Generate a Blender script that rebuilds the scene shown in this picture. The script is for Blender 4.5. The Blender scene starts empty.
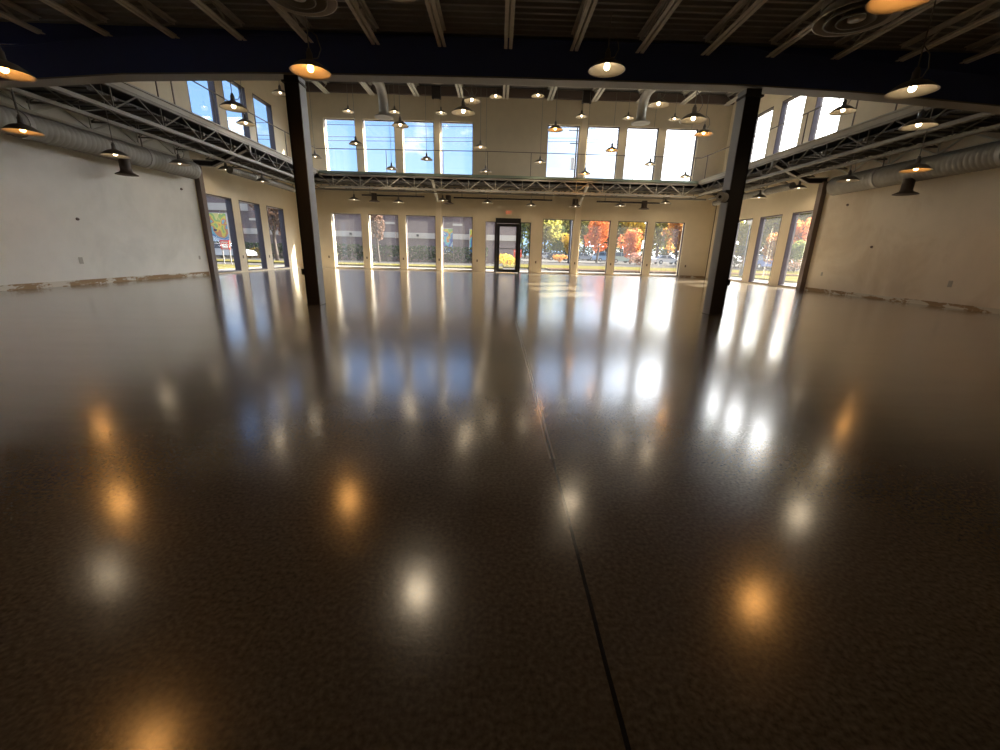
import bpy, bmesh, math, random
from mathutils import Vector, Matrix

random.seed(7)
S = bpy.context.scene
COL = S.collection

# ------------------------------------------------------------------ camera
FPX, PITCH, ROLL, YAW, EYE = 414.76, 0.287449, 0.0264268, 0.0117614, 1.0
cp, sp, cy, sy = math.cos(PITCH), math.sin(PITCH), math.cos(YAW), math.sin(YAW)
R0 = Vector((cy, -sy, 0)); U0 = Vector((sy*sp, cy*sp, cp)); FW = Vector((sy*cp, cy*cp, -sp))
ER = math.cos(ROLL)*R0 + math.sin(ROLL)*U0
EU = -math.sin(ROLL)*R0 + math.cos(ROLL)*U0
cam_data = bpy.data.cameras.new('camera')
cam_data.sensor_fit = 'HORIZONTAL'; cam_data.sensor_width = 36.0
cam_data.lens = FPX*36.0/1000.0
cam_data.clip_start = 0.05; cam_data.clip_end = 600
cam = bpy.data.objects.new('camera', cam_data); COL.objects.link(cam)
m = Matrix.Identity(4)
for i in range(3):
    m[i][0] = ER[i]; m[i][1] = EU[i]; m[i][2] = -FW[i]
m[2][3] = EYE
cam.matrix_world = m
S.camera = cam

# ------------------------------------------------------------------ view + world + sun
S.view_settings.view_transform = 'Standard'; S.view_settings.look = 'None'
S.view_settings.exposure = 1.45; S.view_settings.gamma = 1.0
S.view_settings.use_curve_mapping = False
try:
    S.cycles.use_denoising = True
    S.cycles.max_bounces = 8; S.cycles.diffuse_bounces = 4; S.cycles.glossy_bounces = 4
    S.cycles.transparent_max_bounces = 16
    S.cycles.sample_clamp_indirect = 6.0
    S.cycles.caustics_reflective = False; S.cycles.caustics_refractive = False
except Exception:
    pass

SKY_STRENGTH = 1.0
SKY_FILL = 6.0
LAMP_W = 6.0
SUN_W = 17.0
SUN_DIR = Vector((1.0, 0.52, 0.68)).normalized()      # towards the sun

w = bpy.data.worlds.new('sky'); S.world = w; w.use_nodes = True
nt = w.node_tree; nt.nodes.clear()
def N(t, kind, **kw):
    n = t.nodes.new(kind)
    for k, v in kw.items():
        if k.startswith('in_'):
            key = k[3:]
            key = int(key) if key.isdigit() else key.replace('_', ' ')
            n.inputs[key].default_value = v
        else:
            setattr(n, k, v)
    return n
tc = N(nt, 'ShaderNodeTexCoord')
sep = N(nt, 'ShaderNodeSeparateXYZ'); nt.links.new(tc.outputs['Generated'], sep.inputs[0])
ramp = N(nt, 'ShaderNodeValToRGB'); nt.links.new(sep.outputs['Z'], ramp.inputs[0])
e = ramp.color_ramp.elements
e[0].position = 0.0; e[0].color = (0.28, 0.44, 0.60, 1)
e[1].position = 0.55; e[1].color = (0.09, 0.18, 0.42, 1)
x = ramp.color_ramp.elements.new(0.22); x.color = (0.165, 0.30, 0.55, 1)
# brighter towards the sun
dot = N(nt, 'ShaderNodeVectorMath', operation='DOT_PRODUCT'); nt.links.new(tc.outputs['Generated'], dot.inputs[0])
dot.inputs[1].default_value = SUN_DIR
glow = N(nt, 'ShaderNodeMapRange'); glow.inputs['From Min'].default_value = 0.30; glow.inputs['From Max'].default_value = 0.97
glow.inputs['To Min'].default_value = 0.0; glow.inputs['To Max'].default_value = 1.0
nt.links.new(dot.outputs['Value'], glow.inputs['Value'])
mixg = N(nt, 'ShaderNodeMix', data_type='RGBA'); mixg.inputs[7].default_value = (7.6, 8.1, 9.0, 1)
gp = N(nt, 'ShaderNodeMath', operation='POWER'); gp.inputs[1].default_value = 4.2; nt.links.new(glow.outputs[0], gp.inputs[0])
nt.links.new(gp.outputs[0], mixg.inputs[0]); nt.links.new(ramp.outputs[0], mixg.inputs[6])
# clouds
mp = N(nt, 'ShaderNodeMapping'); mp.inputs['Scale'].default_value = (1.0, 1.0, 2.6); mp.inputs['Location'].default_value = (4.4, 1.7, 2.3)
nt.links.new(tc.outputs['Generated'], mp.inputs[0])
cn = N(nt, 'ShaderNodeTexNoise', in_Scale=3.4, in_Detail=7.0, in_Roughness=0.55); nt.links.new(mp.outputs[0], cn.inputs[0])
cr = N(nt, 'ShaderNodeMapRange'); cr.inputs['From Min'].default_value = 0.57; cr.inputs['From Max'].default_value = 0.65
nt.links.new(cn.outputs[0], cr.inputs['Value'])
mixc = N(nt, 'ShaderNodeMix', data_type='RGBA'); cm_ = N(nt, 'ShaderNodeMix', data_type='RGBA'); cm_.inputs[6].default_value = (0.60, 0.62, 0.65, 1); cm_.inputs[7].default_value = (5.5, 5.6, 5.8, 1)
nt.links.new(gp.outputs[0], cm_.inputs[0]); nt.links.new(cm_.outputs[2], mixc.inputs[7])
nt.links.new(cr.outputs[0], mixc.inputs[0]); nt.links.new(mixg.outputs[2], mixc.inputs[6])
# unseen bright sky added as room fill, except the blue opening to the left
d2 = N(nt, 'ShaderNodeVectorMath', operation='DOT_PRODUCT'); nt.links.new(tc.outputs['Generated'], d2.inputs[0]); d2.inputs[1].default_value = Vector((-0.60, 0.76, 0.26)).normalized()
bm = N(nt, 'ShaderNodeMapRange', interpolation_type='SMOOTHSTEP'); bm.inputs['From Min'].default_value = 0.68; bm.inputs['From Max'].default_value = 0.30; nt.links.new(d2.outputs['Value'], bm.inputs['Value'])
hz = N(nt, 'ShaderNodeMix', data_type='RGBA'); hz.inputs[7].default_value = (SKY_FILL, SKY_FILL*0.99, SKY_FILL*0.97, 1)
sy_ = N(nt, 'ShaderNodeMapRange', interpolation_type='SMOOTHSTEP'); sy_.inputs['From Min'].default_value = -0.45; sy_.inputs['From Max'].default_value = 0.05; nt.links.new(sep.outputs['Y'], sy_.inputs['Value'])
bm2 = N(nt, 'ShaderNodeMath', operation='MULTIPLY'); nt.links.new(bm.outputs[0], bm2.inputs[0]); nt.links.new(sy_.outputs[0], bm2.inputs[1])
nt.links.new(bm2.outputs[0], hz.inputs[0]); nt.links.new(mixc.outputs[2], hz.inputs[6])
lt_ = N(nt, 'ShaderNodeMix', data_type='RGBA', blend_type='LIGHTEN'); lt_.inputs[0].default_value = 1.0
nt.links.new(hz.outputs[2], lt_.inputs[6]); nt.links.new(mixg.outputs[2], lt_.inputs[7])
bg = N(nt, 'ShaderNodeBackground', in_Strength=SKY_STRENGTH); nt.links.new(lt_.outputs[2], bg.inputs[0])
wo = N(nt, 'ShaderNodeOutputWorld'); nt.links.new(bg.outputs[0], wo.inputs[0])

sd = bpy.data.lights.new('sun', 'SUN'); sd.energy = SUN_W; sd.angle = math.radians(0.6); sd.color = (1.0, 0.93, 0.80)
so = bpy.data.objects.new('sun', sd); COL.objects.link(so)
so.rotation_euler = SUN_DIR.to_track_quat('Z', 'Y').to_euler(); so.location = (30, 20, 40)

# ------------------------------------------------------------------ materials
MATS = {}
def mat(name, col, rough=0.6, metal=0.0, noise=0.0, nscale=8.0, bump=0.0, emis=None, estr=0.0, spec=0.5, coat=0.0):
    if name in MATS: return MATS[name]
    m = bpy.data.materials.new(name); m.use_nodes = True
    t = m.node_tree; b = t.nodes['Principled BSDF']
    b.inputs['Base Color'].default_value = (*col, 1); b.inputs['Roughness'].default_value = rough
    b.inputs['Metallic'].default_value = metal
    b.inputs['Specular IOR Level'].default_value = spec
    if coat: b.inputs['Coat Weight'].default_value = coat
    if emis: b.inputs['Emission Color'].default_value = (*emis, 1); b.inputs['Emission Strength'].default_value = estr
    if noise or bump:
        c = N(t, 'ShaderNodeTexCoord'); n = N(t, 'ShaderNodeTexNoise', in_Scale=nscale, in_Detail=5.0)
        t.links.new(c.outputs['Object'], n.inputs[0])
        if noise:
            mx = N(t, 'ShaderNodeMix', data_type='RGBA')
            mx.inputs[6].default_value = (*[max(0, q*(1-noise)) for q in col], 1)
            mx.inputs[7].default_value = (*[min(1, q*(1+noise)) for q in col], 1)
            t.links.new(n.outputs[0], mx.inputs[0]); t.links.new(mx.outputs[2], b.inputs['Base Color'])
        if bump:
            bp = N(t, 'ShaderNodeBump', in_Strength=bump, in_Distance=0.02)
            t.links.new(n.outputs[0], bp.inputs['Height']); t.links.new(bp.outputs[0], b.inputs['Normal'])
    MATS[name] = m
    return m

def rgb(r, g, b):
    f = lambda c: ((c/255+0.055)/1.055)**2.4 if c > 10 else c/255/12.92
    return (f(r), f(g), f(b))

def wall_paint(name, base, patch, amount, scale=0.55):
    """matt paint with wide roller / patching marks of its own"""
    m = bpy.data.materials.new(name); m.use_nodes = True
    t = m.node_tree; b = t.nodes['Principled BSDF']; b.inputs['Roughness'].default_value = 0.55
    b.inputs['Specular IOR Level'].default_value = 0.25
    c = N(t, 'ShaderNodeTexCoord')
    n = N(t, 'ShaderNodeTexNoise', in_Scale=scale, in_Detail=6.0, in_Roughness=0.6, in_Distortion=0.6); t.links.new(c.outputs['Object'], n.inputs[0])
    r = N(t, 'ShaderNodeMapRange'); r.inputs['From Min'].default_value = 0.5; r.inputs['From Max'].default_value = 0.62
    t.links.new(n.outputs[0], r.inputs['Value'])
    n2 = N(t, 'ShaderNodeTexNoise', in_Scale=3.0, in_Detail=4.0); t.links.new(c.outputs['Object'], n2.inputs[0])
    mul = N(t, 'ShaderNodeMath', operation='MULTIPLY'); t.links.new(r.outputs[0], mul.inputs[0]); mul.inputs[1].default_value = amount
    mx = N(t, 'ShaderNodeMix', data_type='RGBA'); mx.inputs[6].default_value = (*base, 1); mx.inputs[7].default_value = (*patch, 1)
    t.links.new(mul.outputs[0], mx.inputs[0])
    mx2 = N(t, 'ShaderNodeMix', data_type='RGBA', blend_type='MULTIPLY'); mx2.inputs[0].default_value = 0.12
    t.links.new(mx.outputs[2], mx2.inputs[6]); t.links.new(n2.outputs[0], mx2.inputs[7])
    t.links.new(mx2.outputs[2], b.inputs['Base Color'])
    bp = N(t, 'ShaderNodeBump', in_Strength=0.12, in_Distance=0.01); t.links.new(n2.outputs[0], bp.inputs['Height']); t.links.new(bp.outputs[0], b.inputs['Normal'])
    return m

M_beige = wall_paint('beige_paint', (0.82, 0.72, 0.54), (0.78, 0.68, 0.50), 0.5)
M_left = wall_paint('old_white_paint', (0.87, 0.85, 0.78), (0.78, 0.76, 0.69), 0.7)
M_right = wall_paint('old_cream_paint', (0.86, 0.77, 0.63), (0.74, 0.63, 0.48), 0.8)
M_back = mat('back_paint', (0.42, 0.38, 0.32), 0.8)

def glue_strip():
    """strip where the base board has been torn off: plaster with ragged brown glue"""
    m = bpy.data.materials.new('torn_base_strip'); m.use_nodes = True
    t = m.node_tree; b = t.nodes['Principled BSDF']; b.inputs['Roughness'].default_value = 0.85
    c = N(t, 'ShaderNodeTexCoord'); mp = N(t, 'ShaderNodeMapping'); mp.inputs['Scale'].default_value = (1, 0.9, 3.0)
    t.links.new(c.outputs['Object'], mp.inputs[0])
    n = N(t, 'ShaderNodeTexNoise', in_Scale=1.6, in_Detail=9.0, in_Roughness=0.7); t.links.new(mp.outputs[0], n.inputs[0])
    r = N(t, 'ShaderNodeValToRGB'); t.links.new(n.outputs[0], r.inputs[0])
    e = r.color_ramp.elements
    e[0].position = 0.0; e[0].color = (0.26, 0.16, 0.08, 1); e[1].position = 0.51; e[1].color = (0.36, 0.25, 0.14, 1)
    x = r.color_ramp.elements.new(0.53); x.color = (0.68, 0.64, 0.54, 1)
    t.links.new(r.outputs[0], b.inputs['Base Color'])
    return m
M_glue = glue_strip()

def floor_mat():
    m = bpy.data.materials.new('polished_concrete'); m.use_nodes = True
    t = m.node_tree; b = t.nodes['Principled BSDF']; L = t.links
    c = N(t, 'ShaderNodeTexCoord')
    n1 = N(t, 'ShaderNodeTexNoise', in_Scale=0.7, in_Detail=8.0, in_Roughness=0.6); L.new(c.outputs['Object'], n1.inputs[0])
    n2 = N(t, 'ShaderNodeTexNoise', in_Scale=70.0, in_Detail=3.0); L.new(c.outputs['Object'], n2.inputs[0])
    r = N(t, 'ShaderNodeValToRGB'); L.new(n1.outputs[0], r.inputs[0])
    e = r.color_ramp.elements
    e[0].position = 0.3; e[0].color = (0.165, 0.125, 0.078, 1); e[1].position = 0.72; e[1].color = (0.26, 0.20, 0.13, 1)
    r2 = N(t, 'ShaderNodeMapRange'); r2.inputs['From Min'].default_value = 0.3; r2.inputs['From Max'].default_value = 0.7
    r2.inputs['To Min'].default_value = 0.55; r2.inputs['To Max'].default_value = 1.35; L.new(n2.outputs[0], r2.inputs['Value'])
    mul = N(t, 'ShaderNodeVectorMath', operation='SCALE'); L.new(r.outputs[0], mul.inputs[0]); L.new(r2.outputs[0], mul.inputs['Scale'])
    # saw-cut joints: |x - x0| < w
    s = N(t, 'ShaderNodeSeparateXYZ')
    wob = N(t, 'ShaderNodeTexNoise', in_Scale=1.3, in_Detail=3.0); L.new(c.outputs['Object'], wob.inputs[0])
    L.new(c.outputs['Object'], s.inputs[0])
    masks = []
    for axis, x0, hw in (('X', 0.31, 0.006), ('X', 3.93, 0.004), ('Y', 7.9, 0.006), ('Y', 15.0, 0.008), ('X', -3.3, 0.003)):
        a = N(t, 'ShaderNodeMath', operation='SUBTRACT'); L.new(s.outputs[axis], a.inputs[0]); a.inputs[1].default_value = x0
        wv = N(t, 'ShaderNodeMath', operation='MULTIPLY_ADD'); L.new(wob.outputs[0], wv.inputs[0]); wv.inputs[1].default_value = 0.02; L.new(a.outputs[0], wv.inputs[2])
        ab = N(t, 'ShaderNodeMath', operation='ABSOLUTE'); L.new(wv.outputs[0], ab.inputs[0])
        # the wobble is centred at 0.01
        lt = N(t, 'ShaderNodeMath', operation='LESS_THAN'); L.new(ab.outputs[0], lt.inputs[0]); lt.inputs[1].default_value = hw
        masks.append(lt)
    acc = masks[0]
    for k in masks[1:]:
        mm = N(t, 'ShaderNodeMath', operation='MAXIMUM'); L.new(acc.outputs[0], mm.inputs[0]); L.new(k.outputs[0], mm.inputs[1]); acc = mm
    # chalky worn edges of the main joint
    e0 = N(t, 'ShaderNodeMath', operation='SUBTRACT'); L.new(s.outputs['X'], e0.inputs[0]); e0.inputs[1].default_value = 0.31
    e1 = N(t, 'ShaderNodeMath', operation='MULTIPLY_ADD'); L.new(wob.outputs[0], e1.inputs[0]); e1.inputs[1].default_value = 0.02; L.new(e0.outputs[0], e1.inputs[2])
    e2 = N(t, 'ShaderNodeMath', operation='ABSOLUTE'); L.new(e1.outputs[0], e2.inputs[0])
    e3 = N(t, 'ShaderNodeMath', operation='LESS_THAN'); L.new(e2.outputs[0], e3.inputs[0]); e3.inputs[1].default_value = 0.015
    e4 = N(t, 'ShaderNodeMath', operation='GREATER_THAN'); L.new(s.outputs['Y'], e4.inputs[0]); e4.inputs[1].default_value = 1.9
    e5 = N(t, 'ShaderNodeMath', operation='MULTIPLY'); L.new(e3.outputs[0], e5.inputs[0]); L.new(e4.outputs[0], e5.inputs[1])
    chalk = N(t, 'ShaderNodeMix', data_type='RGBA'); chalk.inputs[7].default_value = (0.62, 0.56, 0.48, 1)
    L.new(e5.outputs[0], chalk.inputs[0]); L.new(mul.outputs[0], chalk.inputs[6]); mul = chalk
    mx = N(t, 'ShaderNodeMix', data_type='RGBA'); mx.inputs[7].default_value = (0.008, 0.006, 0.005, 1)
    L.new(acc.outputs[0], mx.inputs[0]); L.new(mul.outputs[2], mx.inputs[6]); L.new(mx.outputs[2], b.inputs['Base Color'])
    rr = N(t, 'ShaderNodeMapRange'); rr.inputs['To Min'].default_value = 0.18; rr.inputs['To Max'].default_value = 0.26; 
    L.new(rr.outputs[0], b.inputs['Roughness'])
    b.inputs['Specular IOR Level'].default_value = 0.5
    b.inputs['Coat Weight'].default_value = 1.0; b.inputs['Coat IOR'].default_value = 1.62; b.inputs['Coat Roughness'].default_value = 0.15
    # gentle trowel waves + grain
    wv2 = N(t, 'ShaderNodeMapping'); wv2.inputs['Scale'].default_value = (0.40, 2.2, 1); L.new(c.outputs['Object'], wv2.inputs[0])
    n3 = N(t, 'ShaderNodeTexNoise', in_Scale=1.8, in_Detail=2.0); L.new(wv2.outputs[0], n3.inputs[0])
    L.new(n3.outputs[0], rr.inputs['Value'])
    b1 = N(t, 'ShaderNodeBump', in_Strength=0.20, in_Distance=0.02); L.new(n3.outputs[0], b1.inputs['Height'])
    b2 = N(t, 'ShaderNodeBump', in_Strength=0.28, in_Distance=0.002); L.new(n2.outputs[0], b2.inputs['Height']); L.new(b1.outputs[0], b2.inputs['Normal'])
    L.new(b2.outputs[0], b.inputs['Normal'])
    return m
M_floor = floor_mat()

def deck_mat(name, col, pitch):
    """ribbed steel deck"""
    return mat(name, col, 0.6, 0.0, noise=0.15, nscale=3.0)
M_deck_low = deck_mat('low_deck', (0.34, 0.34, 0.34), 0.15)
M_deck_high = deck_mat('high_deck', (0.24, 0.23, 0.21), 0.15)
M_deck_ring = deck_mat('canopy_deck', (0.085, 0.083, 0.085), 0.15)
M_steel = mat('primed_steel', (0.28, 0.268, 0.235), 0.5, 0.0, noise=0.2, nscale=5)
M_steel_light = mat('light_steel', (0.66, 0.64, 0.57), 0.5, noise=0.15, nscale=5)
M_greenledge = mat('green_grey_ledge', (0.34, 0.42, 0.34), 0.6)
M_navy = mat('navy_beam_paint', (0.085, 0.125, 0.36), 0.6, spec=0.3)
M_flange = mat('lit_flange_grey', (0.34, 0.33, 0.30), 0.55)  # beam underside coloured lighter to carry the light off the floor
M_colside = mat('lit_column_side', (0.42, 0.44, 0.46), 0.5)  # same column, coloured lighter where the hall light falls on its inner side
M_coldark = mat('shaded_column_dark', (0.055, 0.046, 0.040), 0.55)  # backlit shade of the column put into its colour
M_brown = mat('brown_steel', (0.16, 0.12, 0.10), 0.5)
M_brack = mat('dark_bracket_steel', (0.035, 0.028, 0.027), 0.5)
M_frame = mat('bronze_window_frame', (0.085, 0.06, 0.065), 0.45)
M_door = mat('black_door_frame', (0.012, 0.011, 0.011), 0.4)
M_duct = mat('galvanised_duct', (0.36, 0.35, 0.31), 0.6, 0.1, noise=0.15, nscale=4)
M_duct_plain = mat('galvanised_plain', (0.45, 0.44, 0.41), 0.45, 0.3)
M_ductdark = mat('brown_duct_paint', (0.10, 0.075, 0.06), 0.55)
M_shade_out = mat('shade_outside', (0.22, 0.20, 0.175), 0.35, 0.4)
M_shade_in = mat('shade_inside', (0.50, 0.45, 0.36), 0.45)
M_cord = mat('grey_cord', (0.32, 0.31, 0.29), 0.7)
M_socket = mat('socket_metal', (0.22, 0.21, 0.20), 0.35, 0.5)
M_bulb_w = mat('warm_bulb', (1, 0.8, 0.5), 0.4, emis=(1.0, 0.45, 0.12), estr=14)
M_bulb_p = mat('pale_bulb', (1, 0.95, 0.85), 0.4, emis=(1.0, 0.80, 0.55), estr=1.6)
M_bulb_c = mat('neutral_bulb', (1, 0.95, 0.85), 0.4, emis=(1.0, 0.78, 0.5), estr=6)
M_outlet = mat('outlet_plastic', (0.30, 0.23, 0.15), 0.5)
M_outlet_l = mat('outlet_pale', (0.48, 0.45, 0.38), 0.5)
M_exit = mat('exit_housing', (0.85, 0.76, 0.60), 0.5)
M_exitred = mat('exit_letters', (0.55, 0.12, 0.06), 0.5, emis=(0.8, 0.15, 0.06), estr=0.4)
M_white = mat('white_plastic', (0.75, 0.74, 0.70), 0.4)
M_black = mat('black_plastic', (0.02, 0.02, 0.02), 0.5)

def glass_mat():
    m = bpy.data.materials.new('window_glass'); m.use_nodes = True
    t = m.node_tree; t.nodes.clear()
    tr = N(t, 'ShaderNodeBsdfTransparent'); tr.inputs[0].default_value = (0.90, 0.92, 0.92, 1)
    gl = N(t, 'ShaderNodeBsdfGlossy', in_Roughness=0.02)
    lw = N(t, 'ShaderNodeLayerWeight', in_Blend=0.5)
    pw = N(t, 'ShaderNodeMath', operation='POWER'); pw.inputs[1].default_value = 5.0; t.links.new(lw.outputs['Facing'], pw.inputs[0])
    fr = N(t, 'ShaderNodeMath', operation='MULTIPLY_ADD'); t.links.new(pw.outputs[0], fr.inputs[0]); fr.inputs[1].default_value = 0.9; fr.inputs[2].default_value = 0.06
    mx = N(t, 'ShaderNodeMixShader'); o = N(t, 'ShaderNodeOutputMaterial')
    df = N(t, 'ShaderNodeBsdfTranslucent'); df.inputs[0].default_value = (0.9, 0.88, 0.84, 1)
    film = N(t, 'ShaderNodeMixShader'); film.inputs[0].default_value = 0.020; t.links.new(tr.outputs[0], film.inputs[1]); t.links.new(df.outputs[0], film.inputs[2])
    t.links.new(fr.outputs[0], mx.inputs[0]); t.links.new(film.outputs[0], mx.inputs[1]); t.links.new(gl.outputs[0], mx.inputs[2]); t.links.new(mx.outputs[0], o.inputs[0])
    return m
M_glass = glass_mat()

# ------------------------------------------------------------------ mesh helpers
class MB:
    def __init__(s): s.v = []; s.f = []; s.sm = []
    def add(s, vs, fs, smooth=False):
        b = len(s.v); s.v += [tuple(q) for q in vs]; s.f += [tuple(i+b for i in f) for f in fs]; s.sm += [smooth]*len(fs)
    def box(s, x0, x1, y0, y1, z0, z1):
        vs = [(x0,y0,z0),(x1,y0,z0),(x1,y1,z0),(x0,y1,z0),(x0,y0,z1),(x1,y0,z1),(x1,y1,z1),(x0,y1,z1)]
        s.add(vs, [(0,3,2,1),(4,5,6,7),(0,1,5,4),(1,2,6,5),(2,3,7,6),(3,0,4,7)])
    def bar(s, a, b, w, h=None, up=(0,0,1)):
        """square-section bar from a to b"""
        h = h or w; a = Vector(a); b = Vector(b); d = (b-a).normalized(); up = Vector(up)
        if abs(d.dot(up)) > 0.98: up = Vector((1,0,0))
        sx = d.cross(up).normalized()*w/2; sz = sx.cross(d).normalized()*h/2
        vs = [p+i*sx+j*sz for p in (a, b) for i, j in ((-1,-1),(1,-1),(1,1),(-1,1))]
        s.add(vs, [(0,1,2,3),(7,6,5,4),(0,4,5,1),(1,5,6,2),(2,6,7,3),(3,7,4,0)])
    def tube(s, pts, r, n=8, cap=True):
        pts = [Vector(p) for p in pts]; rs = r if isinstance(r, (list, tuple)) else [r]*len(pts)
        rings = []; prev = None
        for i, p in enumerate(pts):
            d = (pts[min(i+1, len(pts)-1)]-pts[max(i-1, 0)]).normalized()
            if prev is None:
                u = Vector((0,0,1)) if abs(d.z) < 0.9 else Vector((1,0,0)); u = d.cross(u).normalized()
            else:
                u = (prev - d*prev.dot(d)).normalized()
            prev = u; v = d.cross(u)
            rings.append([p + (u*math.cos(2*math.pi*k/n) + v*math.sin(2*math.pi*k/n))*rs[i] for k in range(n)])
        vs = [q for rg in rings for q in rg]; fs = []
        for i in range(len(rings)-1):
            for k in range(n):
                a = i*n+k; b = i*n+(k+1) % n; fs.append((a, b, b+n, a+n))
        s.add(vs, fs, True)
        if cap:
            s.add(rings[0], [tuple(range(n))[::-1]]); s.add(rings[-1], [tuple(range(n))])
    def lathe(s, prof, c=(0,0,0), n=24):
        """profile of (r, z) spun about z"""
        vs = []; fs = []
        for r, z in prof:
            for k in range(n):
                a = 2*math.pi*k/n; vs.append((c[0]+r*math.cos(a), c[1]+r*math.sin(a), c[2]+z))
        for i in range(len(prof)-1):
            for k in range(n):
                a = i*n+k; b = i*n+(k+1) % n; fs.append((a, b, b+n, a+n))
        s.add(vs, fs, True)
    def build(s, name, m, parent=None, loc=None):
        me = bpy.data.meshes.new(name); me.from_pydata(s.v, [], s.f); me.update()
        me.polygons.foreach_set('use_smooth', s.sm)
        me.materials.append(m)
        o = bpy.data.objects.new(name, me); COL.objects.link(o)
        if parent: o.parent = parent
        if loc: o.location = loc
        return o

def tag(o, label, cat, group=None):
    o['label'] = label; o['category'] = cat
    if group: o['group'] = group
    return o
def thing(name, label, cat, loc=(0,0,0), rz=0, group=None):
    o = bpy.data.objects.new(name, None); COL.objects.link(o); o.empty_display_size = 0.1
    o.location = loc; o.rotation_euler = (0,0,rz); return tag(o, label, cat, group)
def struct(o):
    o['kind'] = 'structure'; return o
def copy_tree(o, parent=None):
    c = o.copy(); COL.objects.link(c); c.parent = parent
    for ch in list(o.children): copy_tree(ch, c)
    return c
ORD = ['first','second','third','fourth','fifth','sixth','seventh','eighth','ninth','tenth','eleventh','twelfth','thirteenth','fourteenth','fifteenth','sixteenth','seventeenth','eighteenth','nineteenth','twentieth']

# ------------------------------------------------------------------ dimensions
XL, XR, YF, YB = -9.94, 10.79, 22.07, -3.6
T = 0.34; ZTOP = 8.25
ZS, ZT, ZUS, ZUT = 0.05, 2.665, 4.32, 6.835
RXL, RXR, RYF = -8.04, 8.86, 20.15       # edge of the canopy ring
ZR = 4.27
YBEAM = 7.56

def wall_holes(axis, pos, outward, a0, a1, z0, z1, holes):
    """solid wall of thickness T with rectangular openings; axis 'Y' = wall across y=pos, 'X' = wall across x=pos"""
    mb = MB()
    As = sorted({a0, a1, *[h[0] for h in holes], *[h[1] for h in holes]}); Zs = sorted({z0, z1, *[h[2] for h in holes], *[h[3] for h in holes]})
    p0, p1 = sorted((pos, pos+outward*(T if axis == 'Y' else 0.22)))
    inhole = lambda a, z: any(h[0] < a < h[1] and h[2] < z < h[3] for h in holes)
    for i in range(len(As)-1):
        j = 0
        while j < len(Zs)-1:
            am = (As[i]+As[i+1])/2
            if inhole(am, (Zs[j]+Zs[j+1])/2): j += 1; continue
            k = j
            while k+1 < len(Zs)-1 and not inhole(am, (Zs[k+1]+Zs[k+2])/2): k += 1
            if axis == 'Y': mb.box(As[i], As[i+1], p0, p1, Zs[j], Zs[k+1])
            else: mb.box(p0, p1, As[i], As[i+1], Zs[j], Zs[k+1])
            j = k+1
    return mb

# ------------------------------------------------------------------ floor, walls
mb = MB(); mb.add([(XL-T, YB-T, 0), (XR+T, YB-T, 0), (XR+T, YF+T, 0), (XL-T, YF+T, 0), (XL-T, YB-T, -0.2), (XR+T, YB-T, -0.2), (XR+T, YF+T, -0.2), (XL-T, YF+T, -0.2)],
                  [(0,1,2,3),(7,6,5,4),(0,4,5,1),(1,5,6,2),(2,6,7,3),(3,7,4,0)])
struct(mb.build('floor', M_floor))

FX = [(-8.35,-6.876),(-6.52,-5.023),(-4.653,-3.171),(-2.833,-1.315),(2.218,3.742),(4.113,5.628),(5.982,7.494),(7.853,9.379)]
LY = [(15.19,16.65),(17.09,18.54),(19.06,20.51)]
RY = [(14.94,16.26),(16.82,18.21),(18.72,20.11)]
DOORX = (-0.66, 1.62); DOORZ = 2.64
far_holes = [(a, b, ZS, ZT) for a, b in FX] + [(a, b, ZUS, ZUT) for a, b in FX] + [(DOORX[0], DOORX[1], 0.0, DOORZ)]
struct(wall_holes('Y', YF, 1, XL-T, XR+T, 0, ZTOP, far_holes).build('wall_far', M_beige))
YSPLIT = 14.75
struct(wall_holes('X', XL, -1, YSPLIT, YF, 0, ZTOP, [(a, b, ZS, ZT) for a, b in LY] + [(a, b, ZUS, ZUT) for a, b in LY]).build('wall_left', M_beige))
struct(wall_holes('X', XR, 1, YSPLIT, YF, 0, ZTOP, [(a, b, ZS, ZT) for a, b in RY] + [(a, b, ZUS, ZUT) for a, b in RY]).build('wall_right', M_beige))
ZN = 4.6
mb = MB(); mb.box(XL-T, XL, YB, YSPLIT, 0, 4.3); struct(mb.build('wall_left_near', M_left))
mb = MB(); mb.box(XR, XR+T, YB, YSPLIT, 0, 4.3); struct(mb.build('wall_right_near', M_right))
mb = MB(); mb.box(XL-T, XL, YB, YSPLIT, 4.3, ZTOP); struct(mb.build('wall_left_upper', M_beige))
mb = MB(); mb.box(XR, XR+T, YB, YSPLIT, 4.3, ZTOP); struct(mb.build('wall_right_upper', M_beige))
mb = MB(); mb.box(XL-T, XR+T, YB-T, YB, 0, ZTOP); struct(mb.build('wall_back', M_back))
# wall that closes the high bay above the low roof
mb = MB(); mb.box(XL, XR, YBEAM+0.13, YBEAM+0.25, 4.12, ZTOP); struct(mb.build('wall_over_beam', M_beige))
# torn base strips
mb = MB(); mb.box(XL, XL+0.012, YB, YSPLIT-0.02, 0, 0.115); struct(mb.build('baseboard_left', M_glue))
mb = MB(); mb.box(XR-0.012, XR, YB, YSPLIT-0.02, 0, 0.105); struct(mb.build('baseboard_right', M_glue))
mb = MB(); mb.box(9.45, XR-0.01, YF-0.012, YF, 0, 0.09); struct(mb.build('baseboard_far', M_glue))
# dark joint lines in the upper side walls, dark corner joint
mb = MB(); mb.box(XL, XL+0.01, 14.45, 14.50, 4.3, 7.85); struct(mb.build('trim_1', M_brown))
mb = MB(); mb.box(XR-0.01, XR, 14.33, 14.38, 4.3, 7.85); struct(mb.build('trim_2', M_brown))
mb = MB(); mb.box(XR-0.03, XR, YF-0.03, YF, 0, 4.0); struct(mb.build('trim_3', M_brown))
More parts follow.
